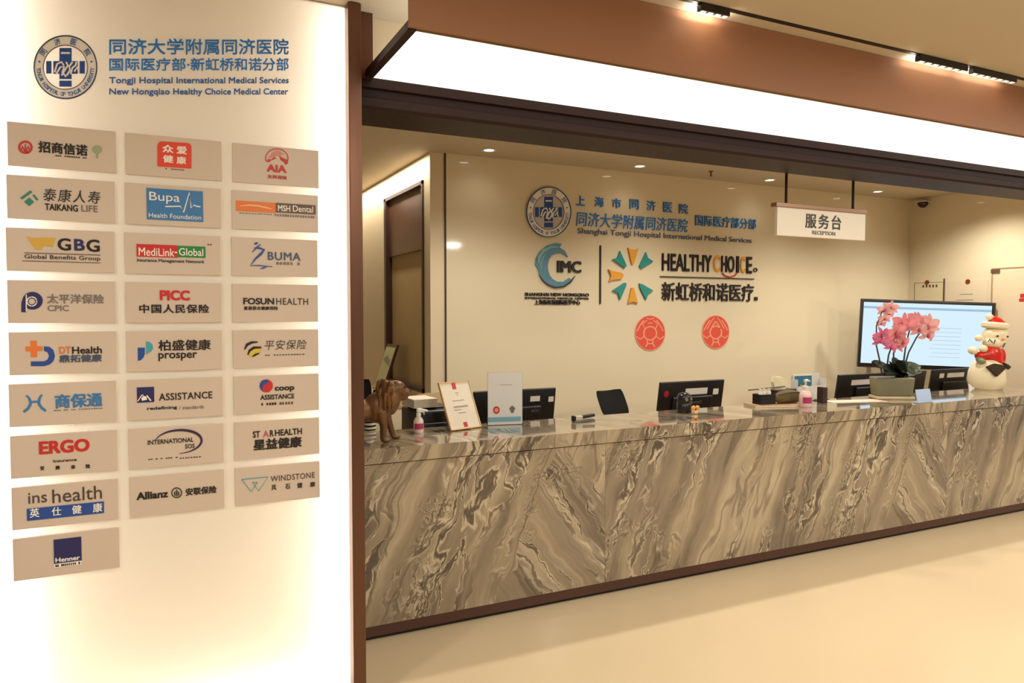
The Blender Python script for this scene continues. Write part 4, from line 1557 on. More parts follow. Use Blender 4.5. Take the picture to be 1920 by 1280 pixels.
# --- bronze lion
e = spot(722, 830)
li = thing('lion_figurine', 'brown bronze lion figurine standing at the counter end by the sign board', 'figurine', (e.x, e.y + 0.05, ZT))
M_LION = mat('brown_patina', (112, 78, 46), 0.42, 0.35, noise=0.25, scale=14)
V3 = Vector


def leg_(pts, rs):
    return lambda bm_: tube(bm_, pts, rs, 10)


lion_parts = [lambda m_: ell(m_, (-0.16, 0, 0.172), (0.16, 0.058, 0.066)), lambda m_: ell(m_, (-0.03, 0, 0.185), (0.075, 0.066, 0.085)),
              lambda m_: ell(m_, (0.028, 0, 0.228), (0.074, 0.068, 0.082)), lambda m_: ell(m_, (0.035, 0, 0.275), (0.058, 0.058, 0.055)),
              lambda m_: ell(m_, (0.078, -0.006, 0.284), (0.052, 0.048, 0.047)), lambda m_: ell(m_, (0.122, -0.012, 0.262), (0.034, 0.029, 0.027)),
              lambda m_: ell(m_, (0.116, -0.012, 0.234), (0.027, 0.022, 0.016)), lambda m_: ell(m_, (0.096, -0.006, 0.292), (0.026, 0.018, 0.012)),
              lambda m_: ell(m_, (0.032, -0.045, 0.318), (0.015, 0.01, 0.016)), lambda m_: ell(m_, (0.032, 0.04, 0.318), (0.015, 0.01, 0.016)),
              lambda m_: ell(m_, (0.045, 0, 0.19), (0.04, 0.045, 0.05)),
              leg_([(-0.02, -0.04, 0.17), (-0.005, -0.042, 0.09), (-0.008, -0.042, 0.02)], [0.034, 0.021, 0.017]), lambda m_: ell(m_, (0.006, -0.043, 0.013), (0.028, 0.02, 0.014)),
              leg_([(0.02, 0.04, 0.17), (0.05, 0.042, 0.09), (0.072, 0.043, 0.02)], [0.034, 0.021, 0.016]), lambda m_: ell(m_, (0.088, 0.043, 0.013), (0.028, 0.02, 0.014)),
              leg_([(-0.27, -0.04, 0.17), (-0.255, -0.045, 0.11), (-0.285, -0.045, 0.06), (-0.278, -0.045, 0.02)], [0.05, 0.03, 0.018, 0.016]), lambda m_: ell(m_, (-0.262, -0.045, 0.013), (0.028, 0.02, 0.014)),
              leg_([(-0.29, 0.04, 0.17), (-0.275, 0.045, 0.11), (-0.315, 0.045, 0.06), (-0.31, 0.045, 0.02)], [0.05, 0.03, 0.018, 0.016]), lambda m_: ell(m_, (-0.294, 0.045, 0.013), (0.028, 0.02, 0.014)),
              leg_([(-0.31, 0, 0.2), (-0.345, 0, 0.18), (-0.36, 0, 0.12), (-0.375, 0, 0.06)], [0.016, 0.012, 0.009, 0.012])]
blob('body', lion_parts, M_LION, li, 0.006, 3)
b = new_bm()
rn = random.Random(3)
for k in range(90):
    a = rn.uniform(0, 2 * PI)
    r0 = rn.uniform(0.8, 1.25)
    base_ = V3((0.02 + rn.uniform(-0.045, 0.03), 0.056 * math.cos(a) * r0, 0.26 + 0.062 * math.sin(a) * r0))
    dirn = V3((-0.25, math.cos(a) * 0.25, -0.9)).normalized()
    tube(b, [base_, base_ + dirn * 0.03, base_ + dirn * 0.06 + V3((0.006, 0, 0))], [0.010, 0.008, 0.002], 6)
obj('mane', b, mat('brown_patina_mane', (126, 86, 48), 0.45, 0.3, noise=0.25, scale=14), li, smooth=True)
b = new_bm()
for sy in (-1, 1):
    ell(b, (0.118, -0.01 + sy * 0.03, 0.294), (0.006, 0.005, 0.006), u=8, v=6)
ell(b, (0.153, -0.013, 0.27), (0.007, 0.012, 0.007), u=10, v=6)
obj('eyes_and_nose', b, mat('dark_patina', (44, 28, 18), 0.3), li, smooth=True)

# --- small banded speaker under the lion
e = on_z(693, 806, ZT)
t = thing('desk_speaker', 'small dark round speaker with white bands behind the lion', 'speaker', (e.x, e.y, ZT))
b = new_bm()
lathe(b, [(0.0, 0), (0.036, 0), (0.038, 0.01), (0.038, 0.055), (0.03, 0.06), (0.0, 0.06)])
obj('body', b, M_BLACK, t, smooth=True)
b = new_bm()
for z0 in (0.008, 0.032):
    lathe(b, [(0.0375, z0), (0.0392, z0 + 0.002), (0.0392, z0 + 0.012), (0.0375, z0 + 0.014)])
obj('bands', b, M_WPRINT, t, smooth=True)
b = new_bm()
lathe(b, [(0.026, 0.0601), (0.024, 0.068), (0.014, 0.074), (0.0, 0.076)])
obj('dome', b, M_WPRINT, t, smooth=True)


# --- pump bottles
def pump_bottle(lb, px, py, h, r, body_rgb, nozzle, label_m, cap_m, spray=False):
    e = spot(px, py)
    t = thing('pump_bottle', lb, 'bottle', (e.x, e.y + r, ZT))
    bodyh = h * 0.62
    b = new_bm()
    lathe(b, [(0.0, 0), (r * 0.9, 0), (r, 0.006), (r, bodyh * 0.62), (r * 0.93, bodyh * 0.78), (r * 0.66, bodyh * 0.93), (r * 0.42, bodyh), (0.0, bodyh)], seg=28)
    obj('bottle', b, mat('bottle_%d_%d_%d' % body_rgb, body_rgb, 0.25), t, smooth=True)
    b = new_bm()
    lathe(b, [(0.0, bodyh + 0.0005), (r * 0.46, bodyh + 0.0005), (r * 0.46, bodyh + h * 0.13), (r * 0.38, bodyh + h * 0.15), (0.0, bodyh + h * 0.15)], seg=20)
    obj('collar', b, cap_m, t, smooth=True)
    b = new_bm()
    if spray:
        rbox(b, (r * 0.15, 0, h * 0.86), (r * 1.1, r * 0.7, h * 0.17), 0.006)
        tube(b, [(r * 0.4, 0, h * 0.88), (r * 1.5, 0, h * 0.84), (r * 1.9, 0, h * 0.82)], [r * 0.3, r * 0.25, r * 0.16])
        tube(b, [(r * 0.7, 0, h * 0.82), (r * 1.15, 0, h * 0.76), (r * 1.1, 0, h * 0.68)], [r * 0.14, r * 0.12, r * 0.08])
    else:
        tube(b, [(0, 0, bodyh + h * 0.14), (0, 0, h * 0.93)], r * 0.14)
        tube(b, [(-r * 0.3, 0, h * 0.95), (r * 0.35, 0, h * 0.965), (r * 0.95, 0, h * 0.925)], [r * 0.24, r * 0.22, r * 0.12])
    obj('spray_head' if spray else 'pump_head', b, cap_m, t, smooth=True)
    b = new_bm()
    n = 12
    va, vb, vc, vd = [], [], [], []
    z0, z1 = bodyh * 0.24, bodyh * 0.6
    fr_ = [b.verts.new((r * 1.012 * math.cos(math.radians(a)), r * 1.012 * math.sin(math.radians(a)), z)) for a in range(200, 330, 10) for z in (z0, z1)]
    for k in range(len(fr_) // 2 - 1):
        b.faces.new((fr_[2 * k], fr_[2 * k + 2], fr_[2 * k + 3], fr_[2 * k + 1]))
    obj('label_band', b, label_m, t, smooth=True)
    return t


M_PINKLAB = mat('raspberry_label', (178, 52, 92), 0.45)
pump_bottle('white spray bottle with raspberry pink label beside the lion', 788, 812, 0.150, 0.030, (236, 216, 206), True, M_PINKLAB, M_WHITE, spray=True)
pump_bottle('pale pink pump bottle beside the olive pouch', 1519, 764, 0.205, 0.045, (234, 200, 196), False, M_PINKLAB, mat('cream_cap', (226, 220, 200), 0.35))

# --- tilted certificate
e = spot(875, 805.5)
w_ = (spot(903, 801) - spot(846, 809)).length
q0, q1 = spot(846, 809), spot(903, 801)
yaw = math.atan2(q1.y - q0.y, q1.x - q0.x)
cf = thing('certificate_stand', 'cream certificate in a thin gold frame leaning back on the counter', 'certificate', ((q0.x + q1.x) / 2, (q0.y + q1.y) / 2, ZT + 0.0052), yaw)
ct_h = 0.30
tl_ = 24
Rc = Matrix.Rotation(math.radians(-tl_), 4, 'X')
b = new_bm()
for x0, x1, z0, z1 in ((-w_ / 2, w_ / 2, 0, 0.008), (-w_ / 2, w_ / 2, ct_h - 0.008, ct_h), (-w_ / 2, -w_ / 2 + 0.006, 0, ct_h), (w_ / 2 - 0.006, w_ / 2, 0, ct_h)):
    boxb(b, x0, x1, -0.002, 0.012, z0, z1)
b.transform(Rc)
obj('frame', b, mat('gold_frame', (218, 180, 132), 0.35, 0.3), cf)
b = new_bm()
boxb(b, -w_ / 2 + 0.004, w_ / 2 - 0.004, 0.002, 0.010, 0.004, ct_h - 0.004)
b.transform(Rc)
obj('sheet', b, M_PAPER, cf)
b = new_bm()
for x0, x1, z0, z1 in ((-0.022, -0.010, 0.252, 0.292), (-0.007, 0.006, 0.252, 0.292), (-0.012, 0.016, 0.012, 0.042)):
    boxb(b, x0, x1, 0.0006, 0.0022, z0, z1)
b.transform(Rc)
obj('red_mark', b, M_RED, cf)
b = new_bm()
for z0, u0, u1 in ((0.178, -0.05, 0.04), (0.142, -0.052, 0.058), (0.136, -0.052, 0.056), (0.12, -0.055, 0.0), (0.1, -0.03, 0.03), (0.226, -0.012, 0.012), (0.212, -0.004, 0.006)):
    boxb(b, u0, u1, 0.0008, 0.0022, z0, z0 + 0.0028)
b.transform(Rc)
obj('print', b, M_GREYTXT, cf)
b = new_bm()
boxb(b, -0.02, 0.02, 0.013, 0.016, 0.0, 0.2)
b.transform(Matrix.Translation((0, 0.158, 0.003)) @ Matrix.Rotation(math.radians(22), 4, 'X'))
obj('easel_leg', b, M_BROWNP, cf)

# --- clear sign holder
q0, q1 = spot(914, 797.5), spot(980, 795)
yaw = math.atan2(q1.y - q0.y, q1.x - q0.x)
w_ = (q1 - q0).length
hz = on_y(948, 697, (q0.y + q1.y) / 2).z - ZT
ah = thing('sign_holder', 'clear upright holder with pale sheet, two badges and a blue band', 'sign holder', ((q0.x + q1.x) / 2, (q0.y + q1.y) / 2, ZT), yaw)
M_ACRYL = mat('clear_acrylic', (235, 245, 240), 0.05, trans=0.95, spec=0.5)
b = new_bm()
boxb(b, -w_ / 2, w_ / 2, 0.0015, 0.004, 0.003, hz)
boxb(b, -w_ / 2, w_ / 2, -0.004, 0.09, -0.0, 0.003)
obj('acrylic', b, M_ACRYL, ah)
b = new_bm()
boxb(b, -w_ / 2 + 0.003, w_ / 2 - 0.003, -0.001, 0.001, 0.0032, hz - 0.003)
obj('sheet', b, mat('cool_white_sheet', (228, 228, 226), 0.5), ah)
b = new_bm()
boxb(b, -w_ / 2 + 0.004, w_ / 2 - 0.012, -0.0018, -0.0009, 0.02, 0.05)
obj('blue_band', b, mat('powder_blue', (132, 178, 196), 0.4), ah)
f_ = lambda p_, d: Vector((p_[0], -0.0009 - d, p_[1]))
cyc = lambda cx, cz, r, n=20: [(cx + r * math.cos(2 * PI * k / n), cz + r * 1.15 * math.sin(2 * PI * k / n)) for k in range(n)]
b = new_bm()
plane_prism(b, cyc(-w_ * 0.25, hz * 0.285, 0.021), f_, 0, 0.0008)
obj('red_badge', b, M_RED, ah)
b = new_bm()
plane_prism(b, cyc(-w_ * 0.25, hz * 0.285, 0.012), f_, 0.0008, 0.0014)
obj('badge_centre', b, M_CORAL2, ah)
b = new_bm()
cx, cz = w_ * 0.2, hz * 0.285
plane_prism(b, [(cx - 0.02, cz + 0.008), (cx - 0.012, cz + 0.016), (cx - 0.004, cz + 0.024), (cx + 0.004, cz + 0.024), (cx + 0.012, cz + 0.016), (cx + 0.02, cz + 0.008), (cx + 0.006, cz - 0.022), (cx - 0.006, cz - 0.022)], f_, 0, 0.0008)
obj('grey_badge', b, M_GREYTXT, ah)
b = new_bm()
boxb(b, -w_ * 0.14, w_ * 0.2, -0.0018, -0.0009, hz * 0.755, hz * 0.762)
obj('print', b, M_GREYTXT, ah)

# --- stapler
q0 = spot(1094, 790)
t = thing('stapler', 'small grey and black stapler on the counter before the office chair', 'stapler', (q0.x, q0.y, ZT), math.radians(8))
b = new_bm()
rbox(b, (0, 0, 0.006), (0.17, 0.036, 0.012), 0.004)
obj('base', b, M_GREYTXT, t, smooth=True)
b = new_bm()
rbox(b, (0.035, 0, 0.033), (0.105, 0.03, 0.02), 0.006, rot=Matrix.Rotation(math.radians(-4), 3, 'Y'))
obj('arm', b, M_BLACK, t, smooth=True)
b = new_bm()
rbox(b, (-0.045, 0, 0.026), (0.06, 0.032, 0.03), 0.006)
obj('head', b, mat('pale_grey_plastic', (196, 184, 160), 0.4), t, smooth=True)
b = new_bm()
rbox(b, (-0.08, 0, 0.026), (0.016, 0.034, 0.034), 0.004)
obj('heel', b, M_BLACK, t, smooth=True)

# --- round black speaker phone before the monitor
q0 = spot(1274, 771)
t = thing('desk_camera', 'black round desk camera in front of the monitor with a red sticker', 'camera', (q0.x, q0.y - 0.05, ZT))
b = new_bm()
lathe(b, [(0.0, 0), (0.05, 0), (0.052, 0.006), (0.052, 0.06), (0.048, 0.066), (0.0, 0.066)], seg=28)
obj('base', b, mat('glossy_black', (34, 32, 33), 0.2), t, smooth=True)
b = new_bm()
lathe(b, [(0.046, 0.067), (0.05, 0.075), (0.05, 0.11), (0.04, 0.13), (0.018, 0.14), (0.0, 0.141)], seg=28)
obj('head', b, mat('glossy_black', (34, 32, 33), 0.2), t, smooth=True)
b = new_bm()
tube(b, [(-0.02, -0.049, 0.095), (-0.02, -0.054, 0.095)], 0.012, 16)
tube(b, [(0.02, -0.049, 0.098), (0.02, -0.054, 0.098)], 0.010, 16)
obj('lens', b, M_GREYTXT, t, smooth=True)

# --- small orange butterfly ornament
q0 = spot(1303, 776)
t = thing('butterfly_ornament', 'tiny orange winged ornament before the middle monitor', 'ornament', (q0.x, q0.y, ZT))
M_TOY = mat('apricot_resin', (238, 166, 84), 0.4)
b = new_bm()
rbox(b, (0, 0, 0.013), (0.034, 0.03, 0.026), 0.008)
obj('base', b, mat('pale_apricot', (240, 200, 140), 0.4), t, smooth=True)
for s_ in (-1, 1):
    b = new_bm()
    ell(b, (s_ * 0.018, -0.004, 0.044), (0.019, 0.010, 0.016), Matrix.Rotation(s_ * 0.4, 3, 'Y'), 12, 8)
    obj('wing', b, M_TOY, t, smooth=True)
b = new_bm()
ell(b, (0, -0.006, 0.036), (0.007, 0.008, 0.014), u=10, v=8)
obj('body', b, mat('brown_resin', (150, 84, 40), 0.4), t, smooth=True)

# --- clutter by the pump bottle: notebook, tray of small bottles, pouch, tissues, pens
q0 = spot(1440, 764)
t = thing('notebook', 'closed notebook with tan cover lying under the black tray', 'notebook', (q0.x + 0.12, q0.y + 0.06, ZT), math.radians(-16))
b = new_bm()
boxb(b, -0.20, 0.20, -0.09, 0.09, 0.0, 0.003)
obj('cover', b, mat('tan_cover', (196, 160, 120), 0.5), t)
b = new_bm()
boxb(b, -0.196, 0.198, -0.086, 0.088, 0.003, 0.014)
obj('pages', b, M_PAPER, t)
b = new_bm()
boxb(b, -0.20, 0.20, -0.09, 0.09, 0.014, 0.017)
obj('cover', b, mat('tan_cover', (196, 160, 120), 0.5), t)
zb2 = ZT + 0.0172
tr = thing('pen_tray', 'black open tray holding three white vials on the counter', 'tray', (q0.x + 0.04, q0.y + 0.08, zb2), math.radians(-4))
b = new_bm()
boxb(b, -0.07, 0.07, -0.045, 0.045, 0.0, 0.004)
for x0, x1, y0, y1 in ((-0.07, 0.07, -0.045, -0.041), (-0.07, 0.07, 0.041, 0.045), (-0.07, -0.066, -0.041, 0.041), (0.066, 0.07, -0.041, 0.041)):
    boxb(b, x0, x1, y0, y1, 0.004, 0.075)
obj('box', b, M_BLACK, tr)
for k, (vx, lb) in enumerate(((-0.04, 'white capped vial in the black tray, nearest the pen end'), (-0.005, 'white capped vial in the middle of the black tray'), (0.038, 'white capped vial in the black tray beside the olive pouch'))):
    v_ = thing('vial', lb, 'vial', (tr.location.x + vx, tr.location.y - 0.005 * k, zb2 + 0.0045), 0, 'white vials in the black tray')
    b = new_bm()
    lathe(b, [(0, 0), (0.014, 0), (0.015, 0.004), (0.015, 0.085), (0.011, 0.092), (0, 0.092)], seg=14)
    obj('body', b, M_WHITE, v_, smooth=True)
    b = new_bm()
    lathe(b, [(0, 0.0925), (0.011, 0.0925), (0.011, 0.11), (0, 0.111)], seg=14)
    obj('cap', b, mat('cream_cap', (226, 220, 200), 0.35), v_, smooth=True)
q1 = spot(1476, 763)
t = thing('pouch', 'soft olive green pouch lying between the black tray and the pink bottle', 'pouch', (q1.x + 0.09, q1.y + 0.078, ZT + 0.0175))
blob('body', [lambda m_: ell(m_, (0, 0, 0.05), (0.145, 0.05, 0.05)), lambda m_: ell(m_, (-0.065, 0, 0.042), (0.08, 0.045, 0.042)), lambda m_: ell(m_, (0.06, 0, 0.045), (0.08, 0.045, 0.044))], mat('olive_fabric', (98, 82, 46), 0.8, noise=0.12, scale=20), t, 0.008, 4)
b = new_bm()
tube(b, [(-0.12, -0.025, 0.066), (-0.05, -0.038, 0.082), (0.05, -0.038, 0.084), (0.12, -0.025, 0.068)], 0.004, 8)
obj('zip', b, mat('dark_olive', (58, 48, 30), 0.6), t, smooth=True)
q2 = spot(1486, 755)
t = thing('tissue_box', 'dark flat tissue box with a cream tissue standing up behind the pouch', 'tissue box', (q2.x - 0.02, q2.y + 0.09, ZT), math.radians(4))
b = new_bm()
rbox(b, (0, 0, 0.05), (0.22, 0.1, 0.1), 0.005)
obj('box', b, mat('dark_box', (40, 32, 28), 0.5), t)
b = new_bm()
pts = [(-0.09, 0.0, 0.1), (-0.1, 0.01, 0.16), (-0.085, 0.015, 0.205), (-0.03, 0.02, 0.2), (0.02, 0.015, 0.185), (0.06, 0.005, 0.16), (0.03, 0, 0.1)]
va = [b.verts.new((x, y - 0.012, z)) for x, y, z in pts]
vb = [b.verts.new((x * 0.96, y + 0.018, z)) for x, y, z in pts]
b.faces.new(va)
b.faces.new(list(reversed(vb)))
for k in range(len(pts)):
    b.faces.new((va[k], va[(k + 1) % len(pts)], vb[(k + 1) % len(pts)], vb[k]))
obj('tissue', b, mat('cream_tissue', (230, 218, 182), 0.8), t)
# spectacle-thin pens laid across
for lb, (xa, ya, xb_, yb), m_ in (('thin dark pen lying over the black tray and tissue box', (1405, 731, 1472, 724), M_BROWNP), ('olive pen sticking out beside the tissue toward the pink bottle', (1500, 722.5, 1514, 725), M_GOLD)):
    a, c = on_y(xa, ya, q2.y + 0.05), on_y(xb_, yb, q2.y + 0.05)
    t = thing('pen', lb, 'pen', a)
    b = new_bm()
    tube(b, [(0, 0, 0), c - a], 0.005, 10)
    obj('barrel', b, m_, t, smooth=True)
    b = new_bm()
    tube(b, [(a - c).normalized() * 0.016, (a - c).normalized() * 0.0005], [0.0012, 0.005], 10)
    obj('tip', b, M_BLACK, t, smooth=True)

# --- white brochure box with blue card
q0, q1 = spot(1514, 754), spot(1546, 751)
t = thing('brochure_box', 'white upright brochure box with a blue card on its front', 'brochure holder', (q0.x + 0.12, q0.y + 0.10, ZT), math.radians(-6))
hb = on_y(1530, 700, q0.y + 0.08).z - ZT
wb = (on_y(1561, 720, q0.y + 0.08) - on_y(1514, 720, q0.y + 0.08)).x
b = new_bm()
boxb(b, -wb / 2, wb / 2, -0.04, -0.036, 0, hb * 0.55)
boxb(b, -wb / 2, wb / 2, 0.036, 0.04, 0, hb)
boxb(b, -wb / 2, -wb / 2 + 0.004, -0.036, 0.036, 0, hb * 0.8)
boxb(b, wb / 2 - 0.004, wb / 2, -0.036, 0.036, 0, hb * 0.8)
boxb(b, -wb / 2, wb / 2, -0.04, 0.04, -0.0, 0.004)
obj('holder', b, mat('cool_white_plastic', (216, 212, 208), 0.35), t)
b = new_bm()
boxb(b, -wb / 2 + 0.008, wb * 0.15, 0.012, 0.026, 0.005, hb * 0.95)
obj('brochures', b, M_PAPER, t)
b = new_bm()
boxb(b, -wb / 2 + 0.012, wb * 0.14, 0.010, 0.0118, hb * 0.5, hb * 0.92)
obj('blue_card', b, mat('steel_blue_card', (52, 116, 146), 0.45), t)
# dark flap beside
q0 = spot(1547, 757)
b = new_bm()
boxb(b, q0.x, q0.x + 0.05, q0.y + 0.02, q0.y + 0.08, ZT, ZT + 0.125)
tag(obj('card_reader', b, mat('brown_black_plastic', (56, 42, 32), 0.35), bevel=0.004), 'narrow dark upright card reader beside the white brochure box', 'card reader')

# --- loose paper sheets
q0 = spot(1610, 753)
b = new_bm()
boxb(b, -0.24, 0.24, -0.075, 0.075, 0.0, 0.003)
o = tag(obj('paper_sheet', b, mat('rosy_paper', (234, 206, 186), 0.7)), 'pinkish white paper sheet lying before the orchid pot', 'paper')
o.location = (q0.x, q0.y + 0.04, ZT)
o.rotation_euler = (0, 0, math.radians(-14))
t = thing('pen', 'thin pen lying across the edge of the pinkish paper sheet', 'pen', (q0.x - 0.25, q0.y + 0.20, ZT + 0.006), math.radians(-8))
b = new_bm()
tube(b, [(0, 0, 0), (0.13, 0, 0)], 0.005, 10)
obj('barrel', b, M_BROWNP, t, smooth=True)
b = new_bm()
tube(b, [(-0.014, 0, 0), (-0.0005, 0, 0)], [0.0012, 0.005], 10)
obj('tip', b, M_BLACK, t, smooth=True)

# --- orchid
q0 = spot(1683, 750)
oc = thing('potted_orchid', 'pink flowering orchid in a square grey green pot on a cream tray', 'orchid', (q0.x, q0.y + 0.10, ZT))
pm = (on_y(1700, 720, q0.y) - on_y(1660, 720, q0.y)).x / 40     # metres across per pixel here
pv = abs(on_y(1683, 700, q0.y + 0.1).z - on_y(1683, 740, q0.y + 0.1).z) / 40
LX = lambda px: on_y(px - 8, 700, q0.y + 0.1).x - q0.x
LZ = lambda px, py: on_y(px, py, q0.y + 0.1).z - ZT
b = new_bm()
rbox(b, (0.06, 0, 0.012), (0.30, 0.17, 0.024), 0.006, rot=Matrix.Rotation(math.radians(-30), 3, 'Z'))
obj('tray', b, mat('cream_ceramic', (206, 188, 150), 0.35), oc, smooth=True)
b = new_bm()
zp = LZ(1683, 706)
t_ = bmesh.new()
box(t_, (0, 0, 0), (0.27, 0.15, zp - 0.024), taper=(1.12, 1.1))
bmesh.ops.bevel(t_, geom=t_.edges[:], offset=0.012, segments=3, profile=0.5, affect='EDGES')
add(b, t_, Matrix.Translation((0.06, 0, 0.0245 + (zp - 0.024) / 2)) @ Matrix.Rotation(math.radians(-30), 4, 'Z'))
obj('pot', b, mat('sage_ceramic', (122, 118, 92), 0.4, noise=0.06, scale=10), oc, smooth=True)
rn = random.Random(11)


def leaf(b, base_, tip, w, droop):
    base_, tip = V3(base_), V3(tip)
    n = 7
    side = (tip - base_).cross(V3((0, 0, 1))).normalized()
    side = (side * 0.75 + V3((0, 0, 0.66 if side.y > 0 else -0.66))).normalized()
    L_, C_, R_ = [], [], []
    for i in range(n + 1):
        s_ = i / n
        c_ = base_.lerp(tip, s_) + V3((0, 0, droop * math.sin(PI * s_ * 0.9)))
        ww = w * (math.sin(PI * (0.12 + 0.88 * s_)) ** 0.7 if s_ < 1 else 0.02)
        L_.append(b.verts.new(c_ + side * ww / 2 + V3((0, 0, 0.012))))
        C_.append(b.verts.new(c_))
        R_.append(b.verts.new(c_ - side * ww / 2 + V3((0, 0, 0.012))))
    for i in range(n):
        b.faces.new((L_[i], L_[i + 1], C_[i + 1], C_[i]))
        b.faces.new((C_[i], C_[i + 1], R_[i + 1], R_[i]))


M_LEAF = mat('dark_orchid_leaf', (46, 56, 40), 0.4, noise=0.2, scale=12)
M_LEAF2 = mat('grey_green_leaf', (96, 108, 84), 0.45, noise=0.1, scale=12)
for (tx, tz, ty, w, dr, m_) in ((1642, 690, -0.05, 0.085, 0.03, M_LEAF), (1652, 682, 0.05, 0.08, 0.02, M_LEAF), (1702, 676, 0.06, 0.09, 0.02, M_LEAF), (1690, 684, -0.07, 0.1, 0.03, M_LEAF), (1668, 688, -0.08, 0.1, 0.03, M_LEAF),
                                (1728, 690, -0.03, 0.09, 0.035, M_LEAF2), (1722, 702, -0.07, 0.09, 0.05, M_LEAF2), (1648, 703, -0.08, 0.09, 0.05, M_LEAF), (1676, 700, -0.11, 0.1, 0.05, M_LEAF), (1704, 706, -0.1, 0.1, 0.05, M_LEAF2), (1712, 684, 0.0, 0.08, 0.03, M_LEAF)):
    b = new_bm()
    leaf(b, (LX(1694) + rn.uniform(-0.03, 0.03), rn.uniform(-0.02, 0.02), zp - 0.01), (LX(tx), ty, LZ(tx, tz)), w * 1.5, dr)
    bmesh.ops.solidify(b, geom=b.faces[:], thickness=0.003)
    obj('leaf', b, m_, oc, smooth=True)
M_STEM = mat('dark_green_stem', (48, 56, 52), 0.5)
stems = [[(1662, 695), (1655, 672), (1647, 645), (1645, 610), (1652, 585), (1662, 574)], [(1669, 694), (1671, 665), (1676, 640), (1684, 618), (1692, 606)], [(1700, 690), (1705, 655), (1710, 625), (1715, 602)], [(1701, 690), (1708, 660), (1718, 632), (1728, 610)], [(1684, 690), (1684, 662), (1690, 632), (1696, 612)]]
for k, ptp in enumerate(stems):
    b = new_bm()
    yy = (-0.02, -0.04, 0.02, -0.03, 0.03)[k]
    tube(b, [(LX(x), yy * i / (len(ptp) - 1) - 0.03 * (i / (len(ptp) - 1)) ** 2, LZ(x, y) - (0.03 if i == 0 else 0)) for i, (x, y) in enumerate(ptp)], [0.007 - 0.0007 * i for i in range(len(ptp))], 8)
    obj('stem', b, M_STEM, oc, smooth=True)
M_PET = [mat('rose_petal', (240, 170, 176), 0.6, noise=0.1, scale=20), mat('pale_pink_petal', (244, 198, 194), 0.6, noise=0.1, scale=20), mat('deep_pink_petal', (232, 140, 178), 0.6, noise=0.12, scale=20)]


def flower(px, py, size, m_, yy, ang=0.0):
    """five broad petals facing the room, with a small lip"""
    b = new_bm()
    yaw_ = -0.45 + rn.uniform(-0.35, 0.35)
    Rf = Matrix.Rotation(yaw_, 3, 'Z') @ Matrix.Rotation(rn.uniform(-0.3, 0.3), 3, 'X')
    C_ = V3((LX(px), yy, LZ(px, py)))
    for k, (a, wr, lr) in enumerate(((90, 0.42, 0.95), (205, 0.42, 0.95), (335, 0.42, 0.95), (158, 0.72, 1.0), (22, 0.72, 1.0))):
        a = math.radians(a) + ang
        n = 5
        ring_l, ring_c, ring_r = [], [], []
        for i in range(n + 1):
            s_ = i / n
            rad = size * lr * (0.08 + 0.92 * s_)
            ww = size * wr * math.sin(PI * (0.1 + 0.86 * s_)) ** 0.8
            d_ = V3((math.cos(a), 0, math.sin(a)))
            sd_ = V3((-math.sin(a), 0, math.cos(a)))
            cup = -0.16 * size * math.sin(PI * s_) + 0.12 * size * s_ + (0.012 * size if k > 2 else 0.05 * size)
            ring_l.append(b.verts.new(C_ + Rf @ (d_ * rad + sd_ * ww / 2 + V3((0, cup - 0.03 * size, 0)))))
            ring_c.append(b.verts.new(C_ + Rf @ (d_ * rad + V3((0, cup + 0.03 * size, 0)))))
            ring_r.append(b.verts.new(C_ + Rf @ (d_ * rad - sd_ * ww / 2 + V3((0, cup - 0.03 * size, 0)))))
        for i in range(n):
            b.faces.new((ring_l[i], ring_l[i + 1], ring_c[i + 1], ring_c[i]))
            b.faces.new((ring_c[i], ring_c[i + 1], ring_r[i + 1], ring_r[i]))
    bmesh.ops.solidify(b, geom=b.faces[:], thickness=0.0025)
    fl = obj('flower', b, m_, oc, smooth=True)
    b = new_bm()
    ell(b, C_ + Rf @ V3((0, -0.12 * size, -0.05 * size)), (0.14 * size, 0.16 * size, 0.2 * size), None, 10, 8)
    obj('lip', b, mat('magenta_lip', (188, 70, 110), 0.5), fl, smooth=True)


for (px, py, sz, mi, yy) in ((1656, 582, 0.040, 1, -0.04), (1663, 577, 0.042, 1, -0.06), (1666, 588, 0.038, 1, -0.03), (1654, 598, 0.036, 1, -0.05), (1652, 607, 0.028, 1, -0.03),
                             (1647, 628, 0.05, 2, -0.06), (1650, 640, 0.045, 2, -0.04), (1661, 650, 0.042, 2, -0.08), (1668, 624, 0.062, 0, -0.09), (1676, 630, 0.05, 0, -0.05),
                             (1684, 614, 0.062, 0, -0.1), (1690, 606, 0.06, 0, -0.05), (1698, 604, 0.055, 0, -0.08), (1684, 640, 0.052, 0, -0.07), (1681, 648, 0.045, 0, -0.03),
                             (1713, 602, 0.06, 0, -0.06), (1710, 618, 0.052, 1, -0.09), (1724, 612, 0.066, 1, -0.1), (1735, 606, 0.062, 1, -0.05), (1728, 628, 0.058, 1, -0.08), (1718, 598, 0.045, 0, -0.02), (1738, 618, 0.045, 1, -0.03)):
    flower(px, py, sz * 1.55, M_PET[mi], yy, rn.uniform(-0.4, 0.4))

